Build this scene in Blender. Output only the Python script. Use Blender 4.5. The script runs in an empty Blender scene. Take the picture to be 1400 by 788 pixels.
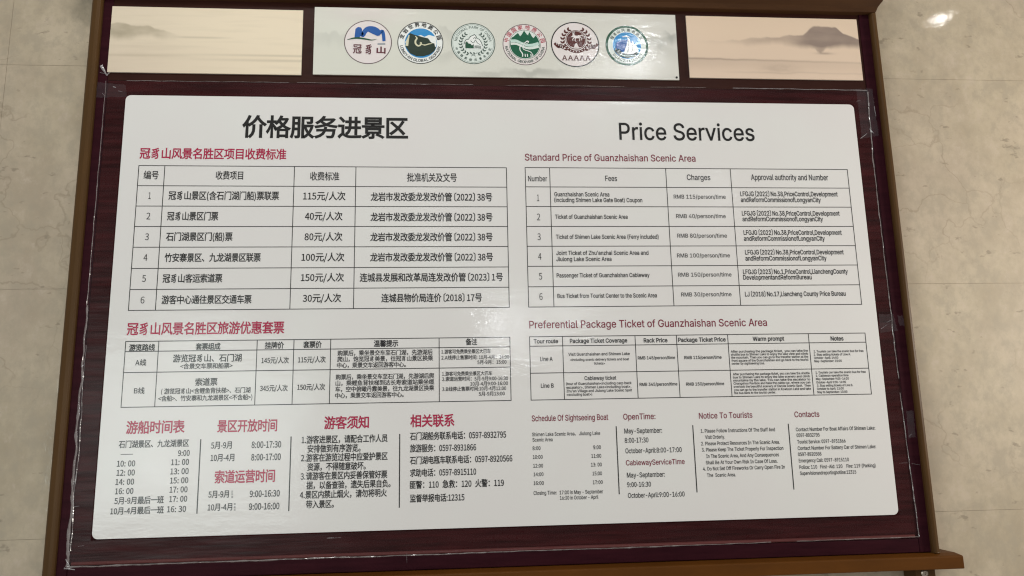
import bpy, math, random
from mathutils import Matrix, Vector, noise
from mathutils.geometry import delaunay_2d_cdt

random.seed(7)
SC = bpy.context.scene
COL = SC.collection

# ------------------------------------------------------------------ camera
CAM_POS = Vector((-0.118437, -1.58908308, -0.2739236))
CAM_ROT = ((0.9968274266788709, 0.006244979909016, -0.07934785218716789),
           (-0.07675791949320805, -0.1882879758466289, -0.9791097282463563),
           (-0.021054767057719956, 0.9820940068942056, -0.1872112667726755))
cam_data = bpy.data.cameras.new('camera')
cam_data.sensor_width = 36
cam_data.lens = 27.224
cam_data.clip_start = 0.05
cam_data.clip_end = 100
cam = bpy.data.objects.new('camera', cam_data)
COL.objects.link(cam)
cam.matrix_world = Matrix.Translation(CAM_POS) @ Matrix(CAM_ROT).to_4x4()
SC.camera = cam

# ------------------------------------------------------------------ world, lamps, exposure
world = bpy.data.worlds.new('World')
SC.world = world
world.use_nodes = True
bg = world.node_tree.nodes['Background']
bg.inputs['Color'].default_value = (1.0, 0.965, 0.90, 1)
bg.inputs['Strength'].default_value = 0.37
SC.view_settings.view_transform = 'Standard'
SC.view_settings.look = 'None'
SC.view_settings.exposure = 0.0
SC.view_settings.gamma = 1.0
SC.cycles.use_denoising = True
SC.cycles.denoising_prefilter = 'NONE'
SC.cycles.filter_width = 1.2           # the slightly soft focus of a phone camera


def lamp(name, kind, loc, energy, color=(1, 1, 1), target=None, **kw):
    d = bpy.data.lights.new(name, kind)
    d.energy = energy
    d.color = color
    for k, v in kw.items():
        setattr(d, k, v)
    o = bpy.data.objects.new(name, d)
    COL.objects.link(o)
    o.location = loc
    if target is not None:
        o.rotation_euler = (Vector(target) - Vector(loc)).to_track_quat('-Z', 'Y').to_euler()
    return o


def board_point(u, v, y=0.0):
    """survey: the point of the plane Y = y seen at photo position (u, v)"""
    d = Matrix(CAM_ROT) @ Vector((u - 700.0, -(v - 394.0), -1058.7267))
    return CAM_POS + d * ((y - CAM_POS.y) / d.y)


def mirror_spot(u, v, t, y=0.0):
    """where a lamp has to stand for its mirror image to show at (u, v) in the plane Y = y"""
    p = board_point(u, v, y)
    d = (p - CAM_POS).normalized()
    return p + Vector((d.x, -d.y, d.z)) * t, p


# soft hall ceiling lamp at front left; fill added at right to brighten the wall
lamp('wall_fill', 'AREA', (2.4, -0.75, 0.05), 25, (1.0, 0.93, 0.82), (0.9, 0, 0.1), shape='RECTANGLE', size=0.4, size_y=0.4)
lamp('hall_lamp', 'AREA', (-0.5, -1.2, 1.7), 11, (1.0, 0.97, 0.93), (-0.3, 0, 0.1), shape='RECTANGLE', size=0.5, size_y=0.3)
# point lamps added behind the camera so their reflections glint in the glossy surfaces
for (u, v, t, e, r, y) in ((868, 84, 2.6, 15.0, 0.06, 0.0), (806, 94, 2.7, 5.0, 0.05, 0.0),
                           (688, 448, 2.6, 8.0, 0.07, 0.0), (765, 440, 2.6, 2.6, 0.04, 0.0), (725, 468, 2.6, 2.0, 0.05, 0.0),
                           (585, 300, 2.6, 1.0, 0.03, 0.0), (975, 268, 2.6, 1.2, 0.03, 0.0),
                           (214, 636, 2.6, 1.4, 0.04, 0.0), (800, 425, 2.6, 1.6, 0.03, 0.0)):
    loc, p = mirror_spot(u, v, t, y)
    lamp('glint_lamp', 'POINT', loc, e, (0.93, 0.97, 1.0), shadow_soft_size=r)
loc, p = mirror_spot(1287, 27, 2.6, 0.045)
lamp('spot_lamp', 'AREA', loc, 0.5, (1.0, 0.98, 0.93), p, shape='RECTANGLE', size=0.075, size_y=0.032)
loc, p = mirror_spot(268, 462, 2.6)
lamp('window_glare_lamp', 'AREA', loc, 1.1, (0.84, 1.0, 0.95), p, shape='RECTANGLE', size=0.36, size_y=0.15)
loc, p = mirror_spot(250, 600, 2.4)
lamp('window_glare_lamp', 'AREA', loc, 15, (0.90, 1.0, 0.97), p, shape='RECTANGLE', size=1.1, size_y=0.8)  # wide panel added so its reflection veils the lower left of the board


# ------------------------------------------------------------------ materials
def srgb(r, g, b):
    f = lambda c: (c / 255 / 12.92) if c / 255 <= 0.04045 else ((c / 255 + 0.055) / 1.055) ** 2.4
    return (f(r), f(g), f(b), 1.0)


def new_mat(name):
    m = bpy.data.materials.new(name)
    m.use_nodes = True
    nt = m.node_tree
    return m, nt, nt.nodes['Principled BSDF']


def pos_noise(nt, scale, xyz=(1, 1, 1), detail=3, rough=0.55, loc=(0, 0, 0)):
    g = nt.nodes.new('ShaderNodeNewGeometry')
    mp = nt.nodes.new('ShaderNodeMapping')
    mp.inputs['Scale'].default_value = xyz
    mp.inputs['Location'].default_value = loc
    n = nt.nodes.new('ShaderNodeTexNoise')
    n.inputs['Scale'].default_value = scale
    n.inputs['Detail'].default_value = detail
    n.inputs['Roughness'].default_value = rough
    nt.links.new(g.outputs['Position'], mp.inputs['Vector'])
    nt.links.new(mp.outputs['Vector'], n.inputs['Vector'])
    return n.outputs['Fac']


def bump(nt, height, distance, normal=None, strength=1.0):
    b = nt.nodes.new('ShaderNodeBump')
    b.inputs['Strength'].default_value = strength
    b.inputs['Distance'].default_value = distance
    nt.links.new(height, b.inputs['Height'])
    if normal is not None:
        nt.links.new(normal, b.inputs['Normal'])
    return b.outputs['Normal']


def ramp(nt, fac, stops):
    r = nt.nodes.new('ShaderNodeValToRGB')
    el = r.color_ramp.elements
    while len(el) < len(stops):
        el.new(0.5)
    for e, (p, c) in zip(el, stops):
        e.position = p
        e.color = c
    nt.links.new(fac, r.inputs['Fac'])
    return r.outputs['Color']


def mixc(nt, fac, a, b, mode='MIX'):
    m = nt.nodes.new('ShaderNodeMix')
    m.data_type = 'RGBA'
    m.blend_type = mode
    for sock, val in ((m.inputs[0], fac), (m.inputs[6], a), (m.inputs[7], b)):
        if isinstance(val, bpy.types.NodeSocket):
            nt.links.new(val, sock)
        else:
            sock.default_value = val
    return m.outputs[2]


def film_coat(nt, bs, fine=0.00022, wide=0.0007, rough=0.11):
    """the clear laminate over everything printed: glossy, slightly crinkled"""
    h1 = pos_noise(nt, 150, (0.9, 1, 1.3), 2)
    h2 = pos_noise(nt, 22, (0.5, 1, 1.6), 2)
    n = bump(nt, h1, fine)
    n = bump(nt, h2, wide, n)
    bs.inputs['Coat Weight'].default_value = 1.0
    nt.links.new(ramp(nt, pos_noise(nt, 7.0, (1, 1, 1.6), 5, 0.65, (4, 0, 1)), ((0.35, (rough * 0.7,) * 3 + (1,)), (0.7, (rough * 2.0,) * 3 + (1,)))), bs.inputs['Coat Roughness'])
    bs.inputs['Coat IOR'].default_value = 1.36
    nt.links.new(n, bs.inputs['Coat Normal'])


def print_mat(name, color, attr=False, coat=True, var=0.0):
    m, nt, bs = new_mat(name)
    bs.inputs['Roughness'].default_value = 0.55
    bs.inputs['Specular IOR Level'].default_value = 0.2
    if attr:
        a = nt.nodes.new('ShaderNodeAttribute')
        a.attribute_name = 'paint'
        nt.links.new(a.outputs['Color'], bs.inputs['Base Color'])
    elif var:
        f = pos_noise(nt, 4.0, (1, 1, 1), 2)
        c2 = tuple(x * (1 - var) for x in color[:3]) + (1,)
        c3 = (min(1, color[0] * 1.01), color[1] * (1 - var * 0.8), color[2] * (1 - var * 0.4), 1)
        nt.links.new(mixc(nt, f, ramp(nt, f, ((0.35, color), (0.62, c3))), c2), bs.inputs['Base Color'])
    else:
        bs.inputs['Base Color'].default_value = color
    if coat:
        film_coat(nt, bs)
    return m


M = {}
M['paper'] = print_mat('white_printed_board', (0.70, 0.69, 0.672, 1), var=0.05)
M['ink'] = print_mat('black_ink', (0.006, 0.0055, 0.0055, 1))
M['soft_ink'] = print_mat('dark_grey_ink', (0.015, 0.014, 0.015, 1))
M['tiny_ink'] = print_mat('fine_print_ink', (0.022, 0.02, 0.022, 1))
M['crimson'] = print_mat('crimson_ink', (0.37, 0.008, 0.055, 1))
M['maroon_ink'] = print_mat('maroon_ink', (0.185, 0.018, 0.038, 1))
M['rule'] = print_mat('rule_line_ink', (0.02, 0.019, 0.02, 1))
M['art'] = print_mat('painted_landscape', None, attr=True)
for nm, c in (('e_white', (0.78, 0.80, 0.78)), ('e_pale', (0.66, 0.72, 0.68)), ('e_blush', (0.72, 0.66, 0.65)),
              ('e_black', (0.006, 0.006, 0.007)), ('e_blue', (0.006, 0.085, 0.33)), ('e_sky', (0.02, 0.24, 0.55)),
              ('e_green', (0.001, 0.095, 0.045)), ('e_dark_green', (0.007, 0.024, 0.013)), ('e_mid_green', (0.006, 0.07, 0.032)),
              ('e_grey_green', (0.05, 0.085, 0.07)), ('e_red', (0.42, 0.03, 0.06)), ('e_brown', (0.085, 0.016, 0.013)),
              ('e_cream', (0.62, 0.60, 0.42)), ('e_line', (0.10, 0.06, 0.07)), ('e_teal', (0.03, 0.30, 0.34)),
              ('e_wine', (0.10, 0.008, 0.022)), ('e_grey', (0.3, 0.32, 0.34)), ('e_foam', (0.50, 0.66, 0.60))):
    M[nm] = print_mat('emblem_' + nm[2:] + '_ink', c + (1,))


def wood_mat(name, c1, c2, rough, coat=0.0, grain=(0.7, 1, 11), sc=8, spec=0.10):
    m, nt, bs = new_mat(name)
    f = pos_noise(nt, sc, grain, 5, 0.6)
    nt.links.new(ramp(nt, f, ((0.30, c1 + (1,)), (0.68, c2 + (1,)))), bs.inputs['Base Color'])
    bs.inputs['Roughness'].default_value = rough
    bs.inputs['Specular IOR Level'].default_value = spec
    nt.links.new(bump(nt, f, 0.0006), bs.inputs['Normal'])
    if coat:
        bs.inputs['Coat Weight'].default_value = coat
        bs.inputs['Coat Roughness'].default_value = 0.15
        nt.links.new(bump(nt, pos_noise(nt, 30, (0.35, 1, 3.0), 3), 0.002), bs.inputs['Coat Normal'])
    return m


M['maroon'] = wood_mat('maroon_wood', (0.013, 0.0022, 0.0024), (0.046, 0.0085, 0.0095), 0.5, spec=0.03)
M['plum'] = wood_mat('dark_plum_paint', (0.020, 0.004, 0.007), (0.034, 0.007, 0.011), 0.5, spec=0.04, grain=(1, 1, 8))
M['brown'] = wood_mat('dark_brown_paint', (0.026, 0.008, 0.006), (0.036, 0.012, 0.008), 0.4, grain=(1, 1, 5))
M['olive'] = wood_mat('olive_brown_paint', (0.062, 0.032, 0.012), (0.085, 0.042, 0.014), 0.38, grain=(5, 1, 0.8), sc=5)
M['bronze'] = wood_mat('bronze_brown_paint', (0.078, 0.027, 0.004), (0.105, 0.036, 0.005), 0.45, grain=(1, 1, 4), sc=6)
M['bead'] = wood_mat('lit_edge_tone', (0.075, 0.018, 0.018), (0.11, 0.03, 0.028), 0.3, grain=(0.5, 1, 6), spec=0.3)  # paler reddish tone paints the light caught along the lower edge
M['cornice'] = wood_mat('brown_cornice_paint', (0.045, 0.020, 0.009), (0.068, 0.030, 0.012), 0.35, grain=(1, 1, 6), sc=6)

m, nt, bs = new_mat('steel')
bs.inputs['Base Color'].default_value = (0.42, 0.36, 0.30, 1)
bs.inputs['Metallic'].default_value = 1.0
bs.inputs['Roughness'].default_value = 0.35
nt.links.new(bump(nt, pos_noise(nt, 900), 0.0002), bs.inputs['Normal'])
M['steel'] = m

# beige polished stone of the wall
m, nt, bs = new_mat('beige_stone')
big = pos_noise(nt, 2.3, (1, 1, 1), 4, 0.6)
mid = pos_noise(nt, 9.0, (1.0, 1, 0.7), 6, 0.62, (3, 1, 2))
fin = pos_noise(nt, 60.0, (1, 1, 1), 4, 0.7)
spots = pos_noise(nt, 34.0, (0.7, 1, 1.5), 3, 0.6, (7, 2, 5))
base = ramp(nt, mid, ((0.30, (0.350, 0.284, 0.199, 1)), (0.50, (0.435, 0.360, 0.258, 1)), (0.72, (0.51, 0.425, 0.312, 1))))
base = mixc(nt, ramp(nt, big, ((0.42, (0, 0, 0, 1)), (0.66, (0.5, 0.5, 0.5, 1)))), base, (0.41, 0.325, 0.255, 1))
clouds = pos_noise(nt, 30.0, (1, 1, 0.8), 6, 0.72, (1, 5, 3))
base = mixc(nt, ramp(nt, clouds, ((0.38, (0.55, 0.55, 0.55, 1)), (0.52, (0, 0, 0, 1)))), base, (0.335, 0.285, 0.215, 1))
base = mixc(nt, ramp(nt, clouds, ((0.55, (0, 0, 0, 1)), (0.70, (0.6, 0.6, 0.6, 1)))), base, (0.50, 0.41, 0.325, 1))
base = mixc(nt, ramp(nt, fin, ((0.35, (0.35, 0.35, 0.35, 1)), (0.55, (0, 0, 0, 1)))), base, (0.36, 0.30, 0.22, 1))
base = mixc(nt, ramp(nt, spots, ((0.66, (0, 0, 0, 1)), (0.72, (0.75, 0.75, 0.75, 1)))), base, (0.24, 0.195, 0.14, 1))
# thin wandering veins
g = nt.nodes.new('ShaderNodeNewGeometry')
vo = nt.nodes.new('ShaderNodeTexVoronoi')
vo.feature = 'DISTANCE_TO_EDGE'
vo.inputs['Scale'].default_value = 5.5
wob = nt.nodes.new('ShaderNodeTexNoise')
wob.inputs['Scale'].default_value = 9
wob.inputs['Detail'].default_value = 5
nt.links.new(g.outputs['Position'], wob.inputs['Vector'])
va = nt.nodes.new('ShaderNodeVectorMath')
va.operation = 'MULTIPLY_ADD'
va.inputs[1].default_value = (0.22, 0.22, 0.22)
nt.links.new(wob.outputs['Color'], va.inputs[0])
nt.links.new(g.outputs['Position'], va.inputs[2])
nt.links.new(va.outputs[0], vo.inputs['Vector'])
vein = ramp(nt, vo.outputs['Distance'], ((0.0, (0.65, 0.65, 0.65, 1)), (0.018, (0, 0, 0, 1))))
vein = mixc(nt, 1.0, vein, ramp(nt, big, ((0.45, (0, 0, 0, 1)), (0.6, (1, 1, 1, 1)))), 'MULTIPLY')
base = mixc(nt, vein, base, (0.27, 0.215, 0.15, 1))
nt.links.new(base, bs.inputs['Base Color'])
bs.inputs['Roughness'].default_value = 0.5
bs.inputs['Specular IOR Level'].default_value = 0.3
bs.inputs['Coat Weight'].default_value = 0.5
bs.inputs['Coat Roughness'].default_value = 0.03
nt.links.new(bump(nt, mid, 0.0007), bs.inputs['Coat Normal'])
M['stone'] = m
m, nt, bs = new_mat('grout')
nt.links.new(ramp(nt, pos_noise(nt, 40), ((0.3, (0.26, 0.21, 0.15, 1)), (0.7, (0.36, 0.30, 0.22, 1)))), bs.inputs['Base Color'])
bs.inputs['Roughness'].default_value = 0.8
M['grout'] = m


def film_mat(name, clear, tint, distance, rough=0.12, gloss=0.35):
    """thin clear plastic: mostly see-through, a gloss with crinkles and a milky share"""
    m = bpy.data.materials.new(name)
    m.use_nodes = True
    nt = m.node_tree
    nt.nodes.clear()
    out = nt.nodes.new('ShaderNodeOutputMaterial')
    tr = nt.nodes.new('ShaderNodeBsdfTransparent')
    gl = nt.nodes.new('ShaderNodeBsdfGlossy')
    gl.inputs['Roughness'].default_value = rough
    df = nt.nodes.new('ShaderNodeBsdfDiffuse')
    df.inputs['Color'].default_value = tint
    h = pos_noise(nt, 15, (0.3, 1, 2.2), 3)
    nrm = bump(nt, h, distance)
    nt.links.new(nrm, gl.inputs['Normal'])
    a = nt.nodes.new('ShaderNodeMixShader')
    a.inputs[0].default_value = gloss
    nt.links.new(df.outputs[0], a.inputs[1])
    nt.links.new(gl.outputs[0], a.inputs[2])
    b = nt.nodes.new('ShaderNodeMixShader')
    k = ramp(nt, pos_noise(nt, 14, (0.5, 1, 3.0), 4), ((0.35, (1 - clear * 0.96,) * 3 + (1,)), (0.75, (min(1, 1.55 * (1 - clear)),) * 3 + (1,))))
    nt.links.new(k, b.inputs[0])
    nt.links.new(tr.outputs[0], b.inputs[1])
    nt.links.new(a.outputs[0], b.inputs[2])
    nt.links.new(b.outputs[0], out.inputs['Surface'])
    return m


M['film'] = film_mat('clear_plastic_film', 0.988, (0.10, 0.05, 0.055, 1), 0.0015, 0.3, 0.25)
M['film_edge'] = film_mat('milky_plastic_edge', 0.72, (0.62, 0.55, 0.54, 1), 0.004, 0.2)
M['tape'] = film_mat('clear_tape', 0.966, (0.16, 0.17, 0.21, 1), 0.003, 0.25, 0.5)
M['flake'] = film_mat('torn_white_plastic', 0.55, (0.55, 0.52, 0.54, 1), 0.01, 0.2)


# ------------------------------------------------------------------ mesh helpers
class MB:
    def __init__(self):
        self.v, self.f, self.mi, self.mats = [], [], [], []

    def slot(self, m):
        if m not in self.mats:
            self.mats.append(m)
        return self.mats.index(m)

    def add(self, verts, faces, m):
        n = len(self.v)
        k = self.slot(m)
        self.v += [tuple(p) for p in verts]
        self.f += [tuple(i + n for i in f) for f in faces]
        self.mi += [k] * len(faces)

    def box(self, x0, x1, y0, y1, z0, z1, m):
        v = [(x, y, z) for x in (x0, x1) for y in (y0, y1) for z in (z0, z1)]
        f = [(0, 1, 3, 2), (4, 6, 7, 5), (0, 4, 5, 1), (2, 3, 7, 6), (0, 2, 6, 4), (1, 5, 7, 3)]
        self.add(v, f, m)

    def quad(self, pts, m):
        self.add(pts, [tuple(range(len(pts)))], m)

    def rect(self, x0, x1, z0, z1, y, m):
        self.quad([(x0, y, z0), (x1, y, z0), (x1, y, z1), (x0, y, z1)], m)

    def build(self, name, parent=None, bevel=0.0, smooth=False):
        me = bpy.data.meshes.new(name)
        me.from_pydata(self.v, [], self.f)
        for m in self.mats:
            me.materials.append(M[m])
        me.polygons.foreach_set('material_index', self.mi)
        if smooth:
            me.polygons.foreach_set('use_smooth', [True] * len(self.f))
        me.update()
        o = bpy.data.objects.new(name, me)
        COL.objects.link(o)
        if parent is not None:
            o.parent = parent
            o.matrix_parent_inverse = parent.matrix_world.inverted()
        if bevel:
            b = o.modifiers.new('bevel', 'BEVEL')
            b.width = bevel
            b.segments = 2
            b.limit_method = 'ANGLE'
        return o


def tag(o, label=None, cat=None, group=None, kind=None):
    for k, v in (('label', label), ('category', cat), ('group', group), ('kind', kind)):
        if v:
            o[k] = v
    return o


def empty(name, loc, label, cat, group=None):
    o = bpy.data.objects.new(name, None)
    o.empty_display_size = 0.05
    COL.objects.link(o)
    o.location = loc
    o.matrix_world = Matrix.Translation(loc)
    return tag(o, label, cat, group)


# lettering -----------------------------------------------------------------
# letters: single glyphs of the fonts built into Blender, filled flat, weighted and set side by side
def bundled(file):
    try:
        return bpy.data.fonts.load(bpy.utils.system_resource('DATAFILES') + '/fonts/' + file)
    except Exception:
        return None


FACES = {'han': None, 'latin': bundled('Inter.woff2'), 'digit': bundled('Noto Sans CJK Regular.woff2')}
PENS, CHAR_MESH, GLYPHS = {}, {}, {}
DIGITS = '0123456789:-/.()<>'


def is_han(s):
    return any(ord(c) > 0x2e80 and c not in '〔〕、，：。' for c in s)


def pick_font(s):
    if is_han(s):
        return 'han'
    if all(c in DIGITS + ' ' for c in s):
        return 'digit'
    return 'latin'


def char_face(ch, font):
    if ord(ch) > 0x2e80:
        return 'han'
    if font in ('han', 'digit') and ch in DIGITS:
        return 'digit'
    return 'latin'


def pen(face, text, mode):
    """one text object per font, rewritten for every letter and removed at the end"""
    if face not in PENS:
        cu = bpy.data.curves.new('lettering', 'FONT')
        cu.resolution_u = 3
        if FACES[face]:
            cu.font = FACES[face]
        ob = bpy.data.objects.new('lettering', cu)
        COL.objects.link(ob)
        PENS[face] = [cu, ob, 1.0]
        sample, size = ('国', 0.905) if face == 'han' else ('H', 0.73)
        heights = [p[1] for p in pen(face, sample, 'FRONT')[0]]
        PENS[face][2] = size / (max(heights) - min(heights))
    cu, ob, k = PENS[face]
    cu.fill_mode = mode
    cu.body = text
    me = ob.to_mesh()
    r = ([(p.co.x * k, p.co.y * k) for p in me.vertices], [tuple(p.vertices) for p in me.polygons], [tuple(e.vertices) for e in me.edges])
    ob.to_mesh_clear()
    return r


def outline_loops(cv, ce, gap=0.0):
    """closed outlines of a letter as lists of points; points closer than gap are merged"""
    nxt = {}
    for p, q in ce:
        nxt.setdefault(p, []).append(q)
        nxt.setdefault(q, []).append(p)
    seen, loops = set(), []
    for st in sorted(nxt):
        if st in seen:
            continue
        loop, cur = [st], st
        seen.add(st)
        while True:
            ahead = [q for q in sorted(nxt[cur], key=lambda q: abs(q - cur - 1)) if q not in seen]
            if not ahead:
                break
            cur = ahead[0]
            seen.add(cur)
            loop.append(cur)
        pts = []
        for k in loop:
            p = Vector(cv[k])
            if not pts or (p - pts[-1]).length > gap:
                pts.append(p)
        while len(pts) > 3 and (pts[0] - pts[-1]).length <= gap:
            pts.pop()
        if len(pts) > 2:
            loops.append(pts)
    return loops


def winding(pt, loops):
    w = 0
    for lp in loops:
        for i in range(len(lp)):
            a, b = lp[i - 1], lp[i]
            if (a.y <= pt.y) != (b.y <= pt.y):
                x = a.x + (pt.y - a.y) / (b.y - a.y) * (b.x - a.x)
                if x > pt.x:
                    w += 1 if b.y > a.y else -1
    return w


UNIONS = {}


def union_mesh(ch, face):
    """overlapping outlines of one letter joined into a single clean filled shape"""
    if (ch, face) not in UNIONS:
        cv, _, ce = pen(face, ch, 'NONE')
        loops = outline_loops(cv, ce, 0.004)
        pts, edges = [], []
        for lp in loops:
            n0 = len(pts)
            pts += lp
            edges += [(n0 + i, n0 + (i + 1) % len(lp)) for i in range(len(lp))]
        r = delaunay_2d_cdt(pts, edges, [], 0, 1e-5)
        v = [(p.x, p.y) for p in r[0]]
        f = []
        for t in r[2]:
            c = (r[0][t[0]] + r[0][t[1]] + r[0][t[2]]) / 3
            if winding(c, loops):
                f.append(tuple(t))
        UNIONS[ch, face] = (v, f)
    return UNIONS[ch, face]


def embolden(v, f, amount):
    """moves every outline vertex outwards along its mitre: a heavier weight of the same letter"""
    rim = {}
    for t in f:
        for i in range(len(t)):
            e = (t[i], t[(i + 1) % len(t)])
            k = (min(e), max(e))
            rim[k] = None if k in rim else e
    out_dir, first = {}, {}
    for e in rim.values():
        if e is None:
            continue
        d = Vector(v[e[1]]) - Vector(v[e[0]])
        if d.length < 1e-6:
            continue
        d.normalize()
        o = Vector((d.y, -d.x))
        for i in e:
            out_dir[i] = out_dir.get(i, Vector((0, 0))) + o
            first.setdefault(i, o)
    moved = list(v)
    for i, n in out_dir.items():
        if n.length < 1e-3:
            continue
        n = n.normalized()
        k = amount / max(0.6, n.dot(first[i]))
        moved[i] = (v[i][0] + n.x * k, v[i][1] + n.y * k)
    return moved


def char_mesh(ch, face, bold):
    """one letter: its outline filled, then every outline point moved out by the extra weight"""
    key = (ch, face, bold)
    if key in CHAR_MESH:
        return CHAR_MESH[key]
    v, f, _ = pen(face, ch, 'FRONT')
    adv = 1.0
    if face != 'han':
        width = lambda t: max(p[0] for p in pen(face, t, 'FRONT')[0])
        adv = width('H' + ch + 'H') - width('HH') if ch not in ' ' else 0.25
    elif ch in '〔〕':
        adv = 0.60                      # half-width brackets
        if ch == '〔':
            v = [(p[0] - 0.40, p[1]) for p in v]
    if face != 'han':
        v, f = union_mesh(ch, face)
    f = [t if sum(v[t[i]][0] * v[t[(i + 1) % 3]][1] - v[t[(i + 1) % 3]][0] * v[t[i]][1] for i in range(3)) > 0 else t[::-1] for t in f]
    if bold and face != 'han':
        v = embolden(v, f, bold)
    elif bold:
        cv, _, ce = pen(face, ch, 'NONE')
        if ch == '〔':
            cv = [(p[0] - 0.40, p[1]) for p in cv]
        nxt = {}
        for p, q in ce:
            nxt.setdefault(p, []).append(q)
            nxt.setdefault(q, []).append(p)
        seen, loops = set(), []
        for st in sorted(nxt):
            if st in seen:
                continue
            loop, cur = [st], st
            seen.add(st)
            while True:
                step = [q for q in sorted(nxt[cur], key=lambda q: abs(q - cur - 1)) if q not in seen]
                if not step:
                    break
                cur = step[0]
                seen.add(cur)
                loop.append(cur)
            loops.append(loop)
        ar = lambda lp: sum(cv[lp[i - 1]][0] * cv[lp[i]][1] - cv[lp[i]][0] * cv[lp[i - 1]][1] for i in range(len(lp)))
        s = 1 if ar(max(loops, key=lambda lp: abs(ar(lp)))) > 0 else -1
        moved = {}
        for lp in loops:
            n = len(lp)
            for i in range(n):
                c = Vector(cv[lp[i]])
                j = 1
                while j < n - 1 and (Vector(cv[lp[i - j]]) - c).length < 0.006:
                    j += 1
                k = 1
                while k < n - 1 and (Vector(cv[lp[(i + k) % n]]) - c).length < 0.006:
                    k += 1
                d0, d1 = (c - Vector(cv[lp[i - j]])).normalized(), (Vector(cv[lp[(i + k) % n]]) - c).normalized()
                n0, n1 = Vector((d0.y, -d0.x)) * s, Vector((d1.y, -d1.x)) * s
                m = n0 + n1
                m = n0.copy() if m.length < 1e-3 else m.normalized()
                o = c + m * (bold / max(0.6, m.dot(n0)))
                moved[round(c.x, 4), round(c.y, 4)] = (o.x, o.y)
        v = [moved.get((round(p[0], 4), round(p[1], 4)), p) for p in v]
    CHAR_MESH[key] = (adv, v, f)
    return CHAR_MESH[key]


def lettering(s, bold=0.0, font=None):
    font = font or pick_font(s)
    key = (s, bold, font)
    if key not in GLYPHS:
        v, f, x = [], [], 0.0
        for ch in s:
            if ch == ' ':
                x += 0.27
                continue
            adv, cv, cf = char_mesh(ch, char_face(ch, font), bold)
            n = len(v)
            v += [(p[0] + x, p[1]) for p in cv]
            f += [tuple(i + n for i in t) for t in cf]
            x += adv
        xs = [p[0] for p in v] or [0, 1]
        ys = [p[1] for p in v] or [0, 1]
        GLYPHS[key] = (v, f, min(xs), max(xs), min(ys), max(ys))
    return GLYPHS[key]


METRICS = {}
for _key in ('latin', 'digit'):
    _h = lettering('H', 0.0, _key)
    METRICS[_key] = (_h[5] - _h[4], (_h[5] + _h[4]) / 2)
_g = lettering('国')
HAN_H, HAN_MID = _g[5] - _g[4], (_g[5] + _g[4]) / 2


def letter_metrics(s):
    return (HAN_H, HAN_MID) if is_han(s) else METRICS[pick_font(s)]


TEXT_Y = -0.0005


def line(mb, s, x0, x1, yc, h, m='ink', bold=0.012, y=TEXT_Y):
    """one printed line: from x0 to x1, centre height yc and letter height h as surveyed on the board"""
    uc = (x0 + x1) / 2
    a, b = board_point(x0, yc), board_point(x1, yc)
    c = board_point(uc, yc)
    hz = board_point(uc, yc - h / 2).z - board_point(uc, yc + h / 2).z
    v, f, bx0, bx1, by0, by1 = lettering(s, bold)
    lh, mid = letter_metrics(s)
    k = hz / lh
    sx = (b.x - a.x) / (bx1 - bx0)
    mb.add([(a.x + (p[0] - bx0) * sx, y, c.z + (p[1] - mid) * k) for p in v], f, m)


def stroke(mb, p, q, w, m, y):
    d = Vector((q[0] - p[0], q[1] - p[1]))
    n = Vector((-d.y, d.x)).normalized() * w / 2
    mb.quad([(p[0] - n.x, y, p[1] - n.y), (q[0] - n.x, y, q[1] - n.y), (q[0] + n.x, y, q[1] + n.y), (p[0] + n.x, y, p[1] + n.y)], m)


# ------------------------------------------------------------------ THE WALL
WALL_Y = 0.045
mb = MB()
xs = (-3.3, -1.072, 2.1, 4.2)
zs = (-2.43, -1.935, -1.44, -0.946, -0.452, 0.0425, 0.5375, 1.032, 1.527, 2.02)
for i in range(3):
    for j in range(len(zs) - 1):
        mb.box(xs[i] + 0.0004, xs[i + 1] - 0.0004, WALL_Y, WALL_Y + 0.02, zs[j] + 0.0004, zs[j + 1] - 0.0004, 'stone')
mb.box(xs[0], xs[-1], WALL_Y + 0.0008, WALL_Y + 0.03, zs[0], zs[-1], 'grout')
wall = mb.build('wall')
tag(wall, 'polished beige stone tiled wall behind the dark wooden notice frame', 'wall', kind='structure')

# ------------------------------------------------------------------ THE FRAME
frame = empty('notice_frame', (0, 0.044, -0.56), 'dark maroon and brown wooden display frame mounted on the beige stone wall', 'display frame')
# recessed maroon backing behind the price board
mb = MB()
mb.box(-0.8405, 0.8365, 0.0045, 0.02, -0.4985, 0.485, 'maroon')
mb.build('backing_board', frame)
# plum strips that surround the backing
for (x0, x1, z0, z1) in ((-0.862, -0.841, -0.5265, 0.676), (0.837, 0.862, -0.5265, 0.676)):
    mb = MB()
    mb.box(x0, x1, 0.0015, 0.03, z0, z1, 'plum')
    mb.build('side_strip', frame, bevel=0.0015)
mb = MB()
mb.box(-0.8405, 0.8365, 0.0015, 0.03, -0.5265, -0.499, 'plum')
mb.build('bottom_strip', frame, bevel=0.0015)
mb = MB()
for k in range(6):
    a0, a1 = math.pi * k / 6, math.pi * (k + 1) / 6
    mb.quad([(x, 0.0040 - 0.0042 * math.sin(a), -0.4945 - 0.0036 * math.cos(a)) for (x, a) in ((-0.834, a0), (0.830, a0), (0.830, a1), (-0.834, a1))], 'bead')
mb.build('lit_edge_bead', frame, smooth=True)  # added strip, its colour stands in for the reflection on the lower edge
# dark brown header field with its mullions, in front of which the pictures sit
mb = MB()
mb.box(-0.8405, 0.8365, 0.0035, 0.03, 0.4855, 0.676, 'brown')
mb.build('header_board', frame)
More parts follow.
